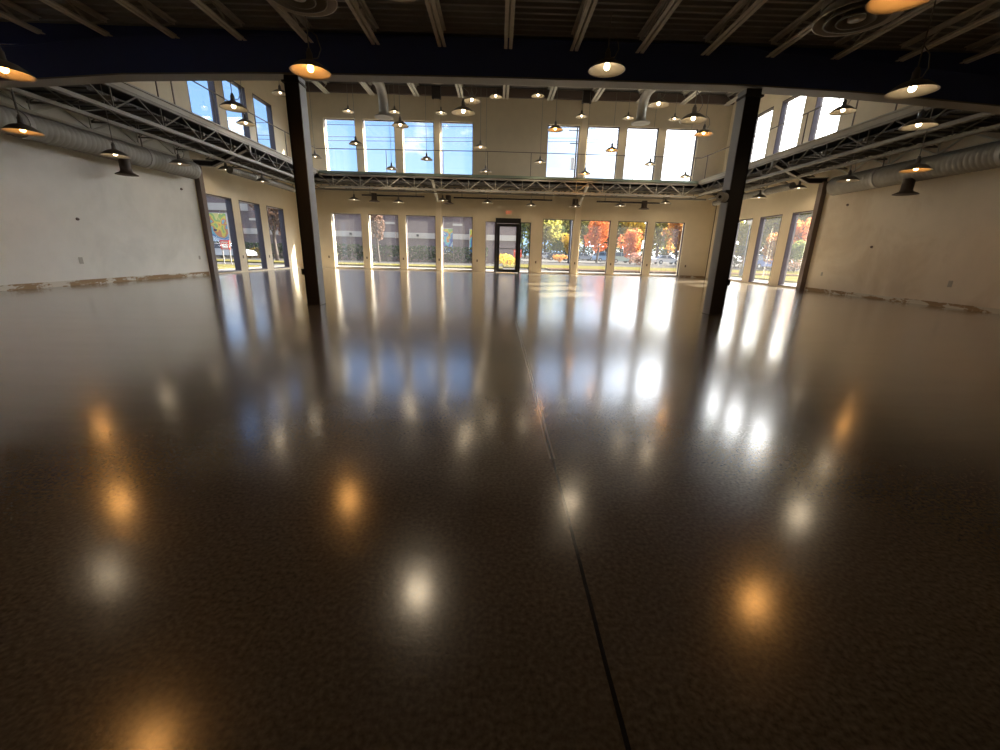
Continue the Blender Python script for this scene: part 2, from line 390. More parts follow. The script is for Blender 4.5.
# pilasters in the far wall
M_pil = mat('pilaster_paint', (0.82, 0.72, 0.55), 0.55)
def pilaster(x0, x1, n):
    mb = MB(); mb.box(x0, x1, YF-0.09, YF, 0, 7.72); mb.box(x0-0.03, x1+0.03, YF-0.12, YF, 0.0, 0.05)
    o = struct(mb.build('trim_%d' % n, M_pil))
    mb = MB(); mb.box(x0-0.08, x1+0.08, YF-0.20, YF-0.0, 7.72, 8.2); p = mb.build('cap_block', M_brack, o)
pilaster(-3.13, -2.88, 4); pilaster(3.80, 4.06, 5)

# ------------------------------------------------------------------ windows
wn = [0]
def window(axis, pos, outward, a0, a1, z0, z1, setback=0.13, fw=0.035):
    dd = 0.118 if axis == 'X' else 0.05
    wn[0] += 1
    c = pos+outward*(setback if axis == 'Y' else 0.12)
    mb = MB(); g = MB()
    def bx(m_, a, b, z, y, d0=-0.05, d1=0.05):
        if axis == 'Y': m_.box(a, b, c+d0, c+d1, z, y)
        else: m_.box(c-(dd if outward > 0 else 0.10), c+(0.10 if outward > 0 else dd), a, b, z, y)
    bx(mb, a0, a0+fw, z0, z1); bx(mb, a1-fw, a1, z0, z1); bx(mb, a0+fw, a1-fw, z0, z0+fw); bx(mb, a0+fw, a1-fw, z1-fw, z1)
    o = struct(mb.build('window_%d' % wn[0], M_frame))
    if axis == 'Y': g.add([(a0+fw, c, z0+fw), (a1-fw, c, z0+fw), (a1-fw, c, z1-fw), (a0+fw, c, z1-fw)], [(0,1,2,3)])
    else: g.add([(c, a0+fw, z0+fw), (c, a1-fw, z0+fw), (c, a1-fw, z1-fw), (c, a0+fw, z1-fw)], [(0,1,2,3)])
    g.build('pane', M_glass, o)
    return o
for a, b in FX:
    window('Y', YF, 1, a, b, ZS, ZT); window('Y', YF, 1, a, b, ZUS, ZUT)
for a, b in LY:
    window('X', XL, -1, a, b, ZS, ZT); window('X', XL, -1, a, b, ZUS, ZUT)
for a, b in RY:
    window('X', XR, 1, a, b, ZS, ZT); window('X', XR, 1, a, b, ZUS, ZUT)
# side lights + door
mb = MB(); mb.box(DOORX[0], -0.16, YF, YF+0.25, 2.47, DOORZ); mb.box(1.10, DOORX[1], YF, YF+0.25, 2.47, DOORZ); struct(mb.build('trim_6', M_beige))
window('Y', YF, 1, DOORX[0], -0.16, 0.0, 2.47, 0.08)
window('Y', YF, 1, 1.10, DOORX[1], 0.0, 2.47, 0.08)
y = YF+0.03
mb = MB(); mb.box(-0.16, -0.09, y-0.08, y+0.08, 0, 2.64); mb.box(1.03, 1.10, y-0.08, y+0.08, 0, 2.64); mb.box(-0.09, 1.03, y-0.08, y+0.08, 2.40, 2.64)
door = struct(mb.build('door_1', M_door))
mb = MB(); mb.box(-0.085, 0.055, y-0.03, y+0.03, 0.02, 2.38); mb.box(0.885, 1.025, y-0.03, y+0.03, 0.02, 2.38); mb.box(0.055, 0.885, y-0.03, y+0.03, 2.25, 2.38); mb.box(0.055, 0.885, y-0.03, y+0.03, 0.02, 0.17)
leaf = mb.build('door_leaf', M_door, door)
g = MB(); g.add([(0.055, y, 0.17), (0.885, y, 0.17), (0.885, y, 2.25), (0.055, y, 2.25)], [(0,1,2,3)]); g.build('pane', M_glass, leaf)
mb = MB(); mb.bar((0.02, y-0.09, 1.18), (0.90, y-0.09, 1.18), 0.035); mb.bar((0.05, y-0.09, 1.18), (0.05, y-0.02, 1.18), 0.03); mb.bar((0.88, y-0.09, 1.18), (0.88, y-0.02, 1.18), 0.03); mb.build('push_bar', M_socket, leaf)
mb = MB(); mb.box(0.0, 0.35, y-0.12, y-0.06, 2.40, 2.47); mb.build('door_closer', M_door, door)

# exit sign
ex = thing('exit_sign', 'beige exit sign with red letters mounted above the glass door', 'sign', (0.485, YF-0.06, 2.80))
mb = MB(); mb.box(-0.16, 0.16, -0.0, 0.06, -0.005, 0.22); mb.build('housing', M_exit, ex)
mb = MB()
lw = 0.014
def stroke(x0, z0, x1, z1): mb.bar((x0, -0.004, z0), (x1, -0.004, z1), lw, 0.008, up=(0,1,0.001))
def letter(ch, x, z, w_, h_):
    if ch == 'E':
        stroke(x, z, x, z+h_); stroke(x, z, x+w_, z); stroke(x, z+h_/2, x+w_*0.8, z+h_/2); stroke(x, z+h_, x+w_, z+h_)
    if ch == 'X': stroke(x, z, x+w_, z+h_); stroke(x+w_, z, x, z+h_)
    if ch == 'I': stroke(x+w_/2, z, x+w_/2, z+h_)
    if ch == 'T': stroke(x+w_/2, z, x+w_/2, z+h_); stroke(x, z+h_, x+w_, z+h_)
for k, ch in enumerate('EXIT'): letter(ch, -0.125+0.068*k, 0.045, 0.045, 0.13)
mb.build('lettering', M_exitred, ex)

# ------------------------------------------------------------------ roofs (ribbed steel decks)
def ribbed(x0, x1, y0, y1, z, m, name, pitch=0.15, d=0.05):
    mb = MB(); y = y0; vs = []
    prof = []
    while y < y1:
        prof += [(y, z), (y+pitch*0.30, z), (y+pitch*0.45, z+d), (y+pitch*0.85, z+d)]; y += pitch
    prof.append((y, z))
    for yy, zz in prof: vs += [(x0, min(yy, y1), zz), (x1, min(yy, y1), zz)]
    mb.add(vs, [(2*i, 2*i+1, 2*i+3, 2*i+2) for i in range(len(prof)-1)])
    mb.box(x0, x1, y0, y1, z+d+0.002, z+d+0.10)
    return struct(mb.build(name, m))
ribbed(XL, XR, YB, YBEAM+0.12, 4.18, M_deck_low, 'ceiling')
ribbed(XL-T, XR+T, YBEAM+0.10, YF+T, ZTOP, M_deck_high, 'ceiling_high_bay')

# ------------------------------------------------------------------ open web joists
def joist_parts(length, depth, panel, parent, mc, mw, ang=0.05, gap=0.025, name2=True):
    """joist along +Y from its origin: bottom chord of two angles, top chord, zigzag web. z=0 is the underside"""
    mb = MB()
    for s_ in (-1, 1):
        x0, x1 = sorted((s_*gap/2, s_*(gap/2+ang))); mb.box(x0, x1, 0, length, 0, 0.008)
        x0, x1 = sorted((s_*gap/2, s_*(gap/2+0.008))); mb.box(x0, x1, 0, length, 0.008, ang)
    a = mb.build('bottom_chord', mc, parent)
    mb = MB()
    for s_ in (-1, 1):
        x0, x1 = sorted((s_*gap/2, s_*(gap/2+ang))); mb.box(x0, x1, 0, length, depth-0.008, depth)
        x0, x1 = sorted((s_*gap/2, s_*(gap/2+0.008))); mb.box(x0, x1, 0, length, depth-ang, depth-0.008)
    b = mb.build('top_chord', mc, parent)
    mb = MB(); n = max(1, round(length/panel)); p = length/n
    for i in range(n):
        y0 = i*p
        mb.bar((0, y0, depth-0.03), (0, y0+p/2, 0.03), 0.022); mb.bar((0, y0+p/2, 0.03), (0, y0+p, depth-0.03), 0.022)
    c = mb.build('web', mw, parent)
M_chord = mat('grey_joist_chord', (0.82, 0.80, 0.74), 0.5, noise=0.15)
M_web = mat('joist_web', (0.62, 0.60, 0.55), 0.6)
jx = [-9.0+k for k in range(19)]
j0 = None
for k, xx in enumerate(jx):
    lab = 'grey open-web joist under the low front roof, %s of nineteen from the left' % ORD[k]
    if j0 is None:
        j0 = thing('roof_joist', lab, 'joist', (xx+0.08, YB+0.02, 3.96), 0, 'joists under the low front roof')
        joist_parts(YBEAM-0.12-YB-0.02, 0.215, 0.62, j0, M_chord, M_web)
        o = j0
    else:
        o = copy_tree(j0); o.location.x = xx+0.08; o['label'] = lab
hx = [-8.02+2.05*k for k in range(10)]
h0 = None
for k, xx in enumerate(hx):
    lab = 'pale open-web joist under the high rear roof, %s of ten from the left' % ORD[k]
    if h0 is None:
        h0 = thing('high_roof_joist', lab, 'joist', (xx, YBEAM+0.27, 7.80), 0, 'joists under the high rear roof')
        joist_parts(YF-YBEAM-0.29, 0.44, 1.1, h0, M_steel_light, M_steel, ang=0.11, gap=0.05)
    else:
        o = copy_tree(h0); o.location.x = xx; o['label'] = lab
for k, yy in enumerate((15.0, 20.3)):
    mb = MB()
    for i in range(9):
        if (i+k) % 2 == 0 or True: mb.box(hx[i]+0.14, hx[i+1]-0.14, yy, yy+0.05, 7.80, 7.808); 
        mb.box(hx[i]+0.14, hx[i+1]-0.14, yy, yy+0.008, 7.80, 7.85)
    mb.box(hx[0], hx[-1], yy, yy+0.012, 7.85, 7.87)
    tag(mb.build('joist_bridging', M_steel_light), ['pale bridging angles crossing the high joists, nearer row', 'pale bridging angles crossing the high joists, farther row'][k], 'bridging')
mb = MB(); mb.box(XL+0.01, XR-0.01, YF-0.13, YF-0.001, 7.86, 8.0); mb.box(XL+0.01, XR-0.01, YF-0.13, YF-0.10, 8.0, 8.2)
struct(mb.build('trim_7', M_brown))

# ------------------------------------------------------------------ main beam (dark navy, gently cambered)
BX = [(XL, 3.27, 3.74), (-7.47, 3.38, 3.85), (-5.9, 3.50, 4.02), (-3.94, 3.565, 4.09), (-2.7, 3.585, 4.11), (0, 3.61, 4.14), (3.78, 3.61, 4.14), (4.15, 3.60, 4.08), (5.5, 3.565, 4.02), (6.34, 3.525, 3.95), (8.0, 3.43, 3.84), (XR, 3.25, 3.68)]
beam = thing('main_beam', 'long dark navy steel girder spanning the hall on two columns', 'beam', (0, YBEAM, 3.6))
def sweep(prof_z0, prof_z1, y0, y1):
    mb = MB(); vs = []
    for (x_, a, b) in BX:
        z0 = prof_z0(a, b)-3.6; z1 = prof_z1(a, b)-3.6
        vs += [(x_, y0, z0), (x_, y1, z0), (x_, y1, z1), (x_, y0, z1)]
    fs = [(0,1,2,3)]; n = len(BX)
    for i in range(n-1):
        for k in range(4): a = 4*i+k; b = 4*i+(k+1) % 4; fs.append((a, a+4, b+4, b))
    fs.append(tuple(4*(n-1)+k for k in (3,2,1,0)))
    mb.add(vs, fs); return mb
sweep(lambda a, b: a+0.02, lambda a, b: b-0.02, -0.02, 0.06).build('web_plate', M_navy, beam)
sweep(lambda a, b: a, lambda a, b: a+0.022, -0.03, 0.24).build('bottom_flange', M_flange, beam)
sweep(lambda a, b: b-0.02, lambda a, b: b, -0.03, 0.24).build('top_flange', M_navy, beam)
# navy closure between the beam and the low deck
mb = MB(); mb.box(XL, XR, YBEAM+0.07, YBEAM+0.095, 3.9, 4.18); struct(mb.build('trim_8', M_navy))

def column(xo, xi, label):
    """xo = outer edge, xi = inner edge (towards the middle of the hall)"""
    s_ = 1 if xi > xo else -1
    o = thing('steel_column', label, 'column', ((xo+xi)/2, YBEAM, 0)); cx = (xo+xi)/2; hw = abs(xi-xo)/2
    mb = MB(); mb.box(-hw, hw, 0.0, 0.06, 0.0, 3.59); mb.box(-hw-0.0, -hw+0.03, 0.0, 0.22, 0, 3.59) if s_ > 0 else mb.box(hw-0.03, hw, 0.0, 0.22, 0, 3.59)
    mb.build('shaft', M_coldark, o)
    mb = MB()
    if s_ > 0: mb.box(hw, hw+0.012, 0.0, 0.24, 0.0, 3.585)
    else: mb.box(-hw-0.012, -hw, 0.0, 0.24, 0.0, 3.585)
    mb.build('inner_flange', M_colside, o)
    mb = MB(); mb.box(-hw-0.012, hw+0.012, -0.012, 0.25, 0.0, 0.01); mb.build('base_plate', M_coldark, o)
    mb = MB(); mb.box(-hw-0.03, hw+0.03, -0.035, 0.23, 3.47, 3.5); mb.build('cap_plate', M_coldark, o)
    mb = MB(); d = -s_*(hw+0.03); mb.box(d-0.03, d+0.03, 0.03, 0.12, 0.53, 0.63); mb.build('outlet_box', M_black, o)
    return o
column(-3.42, -3.20, 'dark steel column left of the glass door, inner side coloured as lit')
column(4.12, 3.88, 'dark steel column right of the glass door, carrying a small camera')

scam = thing('security_camera', 'small white security camera clamped to the right dark column', 'camera', (3.82, 7.62, 1.98))
mb = MB(); mb.box(-0.03, 0.05, -0.09, 0.02, -0.07, 0.12); mb.build('bracket', M_black, scam)
mb = MB(); mb.tube([(-0.03, -0.09, 0.0), (-0.14, -0.16, 0.0)], 0.075, 16); mb.build('body', M_white, scam)
mb = MB(); mb.tube([(-0.139, -0.16, 0.0), (-0.150, -0.167, 0.0)], 0.026, 14); mb.build('lens', M_black, scam)

# ------------------------------------------------------------------ canopy ring at half height
mb = MB()
y0r = YBEAM+0.30
mb.box(XL+0.005, RXL-0.05, y0r, YF-0.005, 4.19, 4.235); mb.box(RXR+0.05, XR-0.005, y0r, YF-0.005, 4.19, 4.235); mb.box(RXL-0.05, RXR+0.05, RYF+0.05, YF-0.005, 4.19, 4.235); mb.box(XL+0.01, RXL-0.3, y0r, YF-0.01, 3.97, 4.00); mb.box(RXR+0.3, XR-0.01, y0r, YF-0.01, 3.97, 4.00)
mb.box(RXL-0.3, RXR+0.3, RYF+0.16, YF-0.01, 3.96, 4.00)
for k in range(int((YF-y0r)/0.3)):
    yy = y0r+0.3*k; mb.box(XL+0.01, RXL-0.3, yy, yy+0.1, 3.94, 3.97); mb.box(RXR+0.3, XR-0.01, yy, yy+0.1, 3.94, 3.97)
xx = RXL+0.1
while xx < RXR-0.1:
    mb.box(xx, xx+0.1, RYF+0.16, YF-0.02, 3.93, 3.96); xx += 0.3
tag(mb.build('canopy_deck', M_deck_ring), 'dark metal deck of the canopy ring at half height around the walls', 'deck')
deck = bpy.data.objects['canopy_deck']
M_cross = mat('cross_bar_steel', (0.20, 0.185, 0.155), 0.6)
def cross(a, b):
    mb = MB(); mb.bar((*a, 3.88), (*b, 3.88), 0.05, 0.08); q0 = Vector((*a, 3.76)); q1 = Vector((*b, 3.76)); mid = (q0+q1)/2
    mb.bar(q0, q1, 0.035)
    n = 4
    for i in range(n):
        p = q0.lerp(q1, (i+0.5)/n); mb.bar(q0.lerp(q1, i/n), p+Vector((0,0,0.1)), 0.02); mb.bar(p+Vector((0,0,0.1)), q0.lerp(q1, (i+1)/n), 0.02)
    mb.build('cross_bar', M_cross, deck)
yy = y0r+0.74
while yy < 20.0:
    cross((XL+0.02, yy), (RXL-0.05, yy)); cross((RXR+0.05, yy), (XR-0.02, yy)); yy += 1.38
M_fascia = mat('fascia_steel', (0.46, 0.44, 0.39), 0.55, noise=0.1)
fas = thing('canopy_fascia', 'grey steel edge channel of the canopy ring with greenish far side', 'fascia', (0, 0, 0))
mb = MB(); mb.box(RXL-0.04, RXL, y0r, RYF, 4.13, ZR); mb.box(RXL, RXL+0.05, y0r, RYF, 4.24, ZR); mb.build('left_channel', M_fascia, fas)
mb = MB(); mb.box(RXR, RXR+0.04, y0r, RYF, 4.13, ZR); mb.box(RXR-0.05, RXR, y0r, RYF, 4.24, ZR); mb.build('right_channel', M_fascia, fas)
mb = MB(); mb.box(RXL-0.04, RXR+0.04, RYF, RYF+0.04, 4.17, ZR); mb.build('far_channel', M_greenledge, fas)

def truss(label, a, b, ztop, zbot, panel, m_, mw=None, bw=0.085, ww=0.035, vert=True, name='canopy_truss'):
    a = Vector((*a, 0)); b = Vector((*b, 0)); L = (b-a).length; d = (b-a)/L
    o = thing(name, label, 'truss', a)
    P = lambda s_, z: (d.x*s_, d.y*s_, z)
    mb = MB(); mb.bar(P(0, ztop-0.03), P(L, ztop-0.03), 0.07); mb.build('top_chord', m_, o)
    mb = MB(); mb.bar(P(0, zbot+0.03), P(L, zbot+0.03), bw, 0.07); mb.build('bottom_chord', m_, o)
    mb = MB(); n = round(L/panel); p = L/n
    for i in range(n):
        mb.bar(P(i*p, ztop-0.05), P(i*p+p/2, zbot+0.05), ww); mb.bar(P(i*p+p/2, zbot+0.05), P(i*p+p, ztop-0.05), ww)
        if vert: mb.bar(P(i*p+p/2, zbot+0.05), P(i*p+p/2, ztop-0.05), ww*0.8)
    mb.build('web', mw or m_, o)
    return o
M_webdark = mat('dark_web_steel', (0.15, 0.14, 0.12), 0.6)
M_fartruss = mat('far_truss_steel', (0.50, 0.48, 0.43), 0.55)
M_dimsteel = mat('inner_truss_steel', (0.26, 0.245, 0.21), 0.55, noise=0.15)
truss('grey truss under the left edge of the canopy ring', (RXL-0.05, y0r+0.05), (RXL-0.05, RYF-0.2), 4.14, 3.62, 1.38, M_steel, M_webdark, ww=0.026)
truss('grey truss under the right edge of the canopy ring', (RXR+0.05, y0r+0.05), (RXR+0.05, RYF-0.2), 4.14, 3.64, 1.38, M_steel, M_webdark, ww=0.026)
truss('grey truss under the far edge of the canopy ring', (RXL, RYF+0.07), (RXR, RYF+0.07), 4.15, 3.60, 1.22, M_fartruss, vert=True)
truss('second truss from the edge under the left canopy', (-8.95, y0r+0.05), (-8.95, 20.9), 3.94, 3.60, 1.38, M_steel, M_webdark, bw=0.11, ww=0.024)
truss('second truss from the edge under the right canopy', (9.80, y0r+0.05), (9.80, 20.9), 3.94, 3.60, 1.38, M_steel, M_webdark, bw=0.11, ww=0.024)
truss('second truss back under the far canopy, close to the windowed wall', (RXL-0.9, 21.1), (RXR+0.9, 21.1), 3.93, 3.60, 1.22, M_dimsteel)
truss('slim truss tight against the left wall above the duct', (XL+0.08, y0r+0.05), (XL+0.08, 14.7), 3.94, 3.52, 1.38, M_steel_light, bw=0.06)
truss('slim truss tight against the right wall above the duct', (XR-0.08, y0r+0.05), (XR-0.08, 14.6), 3.94, 3.52, 1.38, M_steel_light, bw=0.06)

# guard rail on the ring
rail = thing('guard_rail', 'thin brown guard rail running along the top of the canopy ring', 'railing', (0, 0, ZR))
zr = 5.10-ZR; zf = 5.20-ZR
mb = MB(); mb.tube([(RXL, y0r+0.1, zr-0.03), (RXL, 15, zr-0.03), (RXL, RYF+0.02, zf-0.06)], 0.016, 6); mb.build('rail', M_brown, rail)
mb = MB(); mb.tube([(RXR, y0r+0.1, zr-0.02), (RXR, 16, zr), (RXR, RYF+0.02, zf)], 0.016, 6); mb.build('rail', M_brown, rail)
mb = MB(); mb.tube([(RXL, RYF+0.02, zf-0.06), (-0.5, RYF+0.02, zf+0.02), (RXR, RYF+0.02, zf)], 0.016, 6); mb.build('rail', M_brown, rail)
for px, py, zz in [(RXL, 15.4, zr), (RXL, 17.4, zr), (RXL, 13.3, zr), (RXL, 19.6, zr), (RXL, 11.2, zr), (RXR, 19.6, zf), (RXR, 16.6, zr), (RXR, 13.6, zr), (RXR, 10.6, zr),
                   (-7.6, RYF+0.02, zf-0.03), (-5.0, RYF+0.02, zf-0.03), (-2.51, RYF+0.02, zf), (-0.56, RYF+0.02, zf), (1.35, RYF+0.02, zf), (3.33, RYF+0.02, zf), (5.9, RYF+0.02, zf), (8.6, RYF+0.02, zf)]:
    mb = MB(); mb.bar((px, py, -0.02), (px, py, zz-0.0), 0.022); mb.build('post', M_brown, rail)

# wall columns with cantilever brackets
def wall_bracket(side, label):
    x0 = XL if side < 0 else XR; d = 1 if side < 0 else -1
    yy = 14.90
    o = thing('wall_column', label, 'column', (x0, yy, 0))
    mb = MB(); xs = sorted((0, d*0.16)); mb.box(xs[0], xs[1], -0.10, -0.085, 0, 3.50); mb.box(xs[0], xs[1], 0.085, 0.10, 0, 3.50); xs = sorted((d*0.0, d*0.16)); mb.box(xs[0], xs[1], -0.085, 0.085, 0, 3.50); mb.build('shaft', M_brown, o)
    xe = (RXL-0.06-XL) if side < 0 else (XR-RXR-0.06); xe *= d
    mb = MB(); pts = [(d*0.0, 0, 3.54), (d*0.62, 0, 3.52), (xe, 0, 4.05)]
    for a, b in zip(pts[:-1], pts[1:]): mb.bar(a, b, 0.03, 0.13)
    mb.build('bracket_web', M_brack, o)
    mb = MB()
    for a, b in zip(pts[:-1], pts[1:]):
        a = Vector(a); b = Vector(b); mb.bar(a-Vector((0,0,0.075)), b-Vector((0,0,0.075)), 0.14, 0.016); mb.bar(a+Vector((0,0,0.075)), b+Vector((0,0,0.075)), 0.14, 0.016)
    mb.bar((xe, 0, 3.90), (xe, 0, 4.14), 0.10); mb.build('bracket_flange', M_dimsteel, o)
wall_bracket(-1, 'brown steel column on the left wall with cantilever bracket')
wall_bracket(1, 'brown steel column on the right wall with cantilever bracket')
for xx, lab in ((-3.0, 'pale strut bracing the far canopy left of the door'), (3.95, 'pale strut bracing the far canopy right of the door')):
    o = thing('canopy_strut', lab, 'strut', (xx, YF-0.09, 3.36))
    mb = MB(); mb.bar((0, 0, 0), (0, -1.72, 0.62), 0.10, 0.12); mb.build('strut', M_steel_light, o)
    mb = MB(); mb.box(-0.10, 0.10, -0.06, 0.0, -0.06, 0.12); mb.build('base_plate', M_steel_light, o)

# ------------------------------------------------------------------ ducts
def spiral_duct(name, label, x, z, y0, y1, r, m_):
    o = thing(name, label, 'duct', (x, y0, z))
    mb = MB(); n = int((y1-y0)/0.04); pts = []; rs = []
    for i in range(n+1):
        yy = (y1-y0)*i/n
        pts.append((0, yy, 0)); rs.append(r+(0.018 if i % 3 == 0 else 0.0))
    mb.tube(pts, rs, 24); mb.build('spiral_pipe', m_, o)
    for yy in [q for q in (1.4, 4.4, 7.2, 10.0, 12.8) if q < y1-y0]:
        mb = MB(); mb.tube([(0, yy, 0), (0, yy+0.10, 0)], r+0.02, 24); mb.build('collar', M_duct_plain, o)
        mb = MB(); mb.bar((0, yy+0.05, r), (0, yy+0.05, 4.15-z), 0.02); mb.build('hanger', M_dimsteel, o)
    return o
spiral_duct('spiral_duct', 'ribbed grey spiral duct running along the left white wall', -9.52, 3.19, y0r+0.02, 14.2, 0.235, M_duct)
spiral_duct('spiral_duct', 'ribbed grey spiral duct running along the right cream wall', 10.36, 3.22, y0r+0.02, 13.9, 0.25, M_duct)
spiral_duct('spiral_duct', 'thinner grey duct beyond the bracket on the left wall', -9.05, 3.42, 15.3, 20.6, 0.10, M_dimsteel)
spiral_duct('spiral_duct', 'thinner grey duct beyond the bracket on the right wall', 9.95, 3.42, 15.3, 20.6, 0.10, M_dimsteel)
def bell(label, x, y, ztop, zbot, r, rb, m_):
    o = thing('duct_outlet', label, 'air outlet', (x, y, zbot))
    h = ztop-zbot
    mb = MB(); mb.lathe([(r, h), (r, 0.14*h+0.05), (r+0.01, 0.14*h+0.04)], n=20); mb.build('neck', m_, o)
    mb = MB(); mb.lathe([(r, 0.14*h+0.05), (r*1.12, 0.07), (rb, 0.012), (rb, 0.0), (r*1.05, 0.03), (0.001, 0.05)], n=20); mb.build('flared_cone', m_, o)
    return o
bell('brown drop outlet with flared end below the left wall duct', -9.40, 11.50, 3.02, 2.63, 0.115, 0.235, M_ductdark)
bell('brown drop outlet with flared end below the right wall duct', 10.25, 11.30, 3.02, 2.66, 0.125, 0.26, M_ductdark)
# slim supply pipe and small outlets along the far wall
mb = MB()
for a, b in ((-6.6, -3.6), (-2.2, 2.55), (4.7, 8.3)):
    mb.tube([(a, 21.55, 3.47), (b, 21.55, 3.47)], 0.035, 8)
    mb.tube([(a+0.4, 21.55, 3.47), (a+0.4, 21.55, 4.15)], 0.012, 6); mb.tube([(b-0.4, 21.55, 3.47), (b-0.4, 21.55, 4.15)], 0.012, 6)
tag(mb.build('supply_pipe', M_brack), 'dark slim pipe hung below the far canopy in three lengths', 'pipe')
for xx, lab in ((-6.0, 'small dark flared outlet under the far canopy above the second window'), (-2.45, 'small dark flared outlet under the far canopy beside the left strut'),
                (3.65, 'small dark flared outlet under the far canopy beside the right strut'), (7.0, 'small dark flared outlet under the far canopy above the seventh window')):
    bell(lab, xx, 21.5, 3.55, 3.18, 0.13, 0.26, M_ductdark)
# elbow ducts in the high bay
def elbow(label, x, yend, ztop, zbot, r):
    o = thing('elbow_duct', label, 'duct', (x, yend, zbot))
    R_ = 0.55; pts = [(0, -6.5, ztop-zbot)]
    for k in range(0, 10):
        a = math.pi/2*k/9; pts.append((0, -R_+R_*math.sin(a), (ztop-zbot)-R_+R_*math.cos(a)))
    pts.append((0, 0, 0.14))
    mb = MB(); mb.tube(pts, r, 20, cap=False); mb.build('bent_pipe', M_duct_plain, o)
    mb = MB(); mb.lathe([(r, 0.16), (r*1.15, 0.08), (r*2.0, 0.01), (r*2.0, -0.02), (r*1.1, 0.02), (0.001, 0.03)], n=20); mb.build('flared_cone', M_duct_plain, o)
elbow('galvanised elbow duct dropping in front of the upper left windows', -4.35, 17.5, 6.62, 5.70, 0.17)
elbow('galvanised elbow duct dropping in front of the upper right windows', 5.20, 17.5, 6.62, 5.76, 0.17)

def diffuser(label, x, y, z, r, ztop):
    o = thing('ceiling_diffuser', label, 'diffuser', (x, y, z))
    for k, (ro, ri) in enumerate(((1.0, 0.80), (0.74, 0.52), (0.45, 0.22))):
        mb = MB(); zz = -0.00-0.012*k
        mb.lathe([(r*ri, 0.10), (r*(ri+ro)/2, 0.045+zz), (r*ro, 0.012+zz), (r*ro, 0.0+zz), (r*(ro-0.04), 0.0+zz), (r*ri, 0.09)], n=36); mb.build('cone_ring', M_dimsteel if k else M_chord, o)
    mb = MB(); mb.lathe([(0.001, -0.01), (r*0.2, -0.01), (r*0.2, 0.01), (0.001, 0.03)], n=24); mb.build('centre_disc', M_chord, o)
    mb = MB(); mb.lathe([(r*0.86, 0.10), (r*0.86, 0.16), (r*0.55, 0.22), (r*0.5, ztop-z)], n=28); mb.build('neck', M_web, o)
diffuser('round ringed ceiling diffuser at the top left of the centre bay', -1.89, 4.64, 3.20, 0.34, 4.18)
diffuser('round ringed ceiling diffuser at the top right beside an orange lamp', 3.33, 4.69, 3.20, 0.35, 4.18)
diffuser('round ringed diffuser under the high rear roof near the middle', -2.4, 17.5, 6.95, 0.42, 8.2)
diffuser('round ringed diffuser under the high rear roof at far left', -7.35, 14.5, 6.0, 0.42, 8.2)

# ------------------------------------------------------------------ pendant lamps
def lamp_proto(R_, warm, cordlen, label):
    o = thing('pendant_lamp', label, 'lamp', (0, 0, 0))
    k = R_/0.26
    outer = [(0.035, 0.150), (0.045, 0.130), (0.085, 0.118), (0.145, 0.095), (0.195, 0.060), (0.238, 0.022), (0.262, 0.002), (0.266, -0.004)]
    inner = [(0.258, -0.004), (0.232, 0.018), (0.190, 0.052), (0.140, 0.084), (0.085, 0.106), (0.045, 0.118), (0.002, 0.120)]
    mb = MB(); mb.lathe([(r*k, z*k) for r, z in outer], n=28); sh = mb.build('lamp_shade', M_shade_out, o)
    mb = MB(); mb.lathe([(0.266*k, -0.004*k)]+[(r*k, z*k) for r, z in inner], n=28); mb.build('reflector', M_shade_in, sh)
    mb = MB(); mb.lathe([(0.001, 0.27*k), (0.022*k, 0.27*k), (0.030*k, 0.235*k), (0.040*k, 0.225*k), (0.042*k, 0.16*k), (0.050*k, 0.135*k)], n=16); mb.build('socket', M_socket, o)
    mb = MB()
    mb.lathe([(0.001, -0.002), (0.022*k, 0.002*k), (0.038*k, 0.020*k), (0.042*k, 0.045*k), (0.034*k, 0.075*k), (0.020*k, 0.10*k), (0.018*k, 0.118*k)], n=16); mb.build('bulb', (M_bulb_c, M_bulb_w, M_bulb_p)[warm], o)
    return o
CORD = {}
def cord(parent, z0, z1, loop):
    key = (round(z1-z0, 2), loop)
    if key not in CORD:
        mb = MB(); mb.tube([(0, 0, z0), (0, 0, z1)], 0.008, 5)
        if loop:
            mb.tube([(0.03, 0, z0-0.12), (0.10, 0.02, z0-0.10), (0.15, 0.02, z0), (0.11, 0.01, z0+0.14), (0.0, 0, z0+0.22)], 0.007, 5)
        o = mb.build('cord', M_cord, parent); CORD[key] = o.data
    else:
        o = bpy.data.objects.new('cord', CORD[key]); COL.objects.link(o); o.parent = parent
LD = {}
def lamp_light(parent, warm, p):
    key = (warm, p)
    if key not in LD:
        l = bpy.data.lights.new('lamp_glow', 'SPOT'); l.energy = p; l.shadow_soft_size = 0.06 if p > LAMP_W*1.05 else 0.12; l.spot_size = math.radians(165); l.spot_blend = 0.6
        l.color = (1.0, 0.46, 0.12) if warm == 1 else (1.0, 0.80, 0.55); LD[key] = l
    o = bpy.data.objects.new('lamp_glow', LD[key]); COL.objects.link(o); o.parent = parent; o.location = (0, 0, -0.02)

def ray(u, v): return FW + ER*((u-500)/FPX) - EU*((v-375)/FPX)
def at_y(u, v, y):
    d = ray(u, v); t = y/d.y; return Vector((0,0,EYE))+d*t
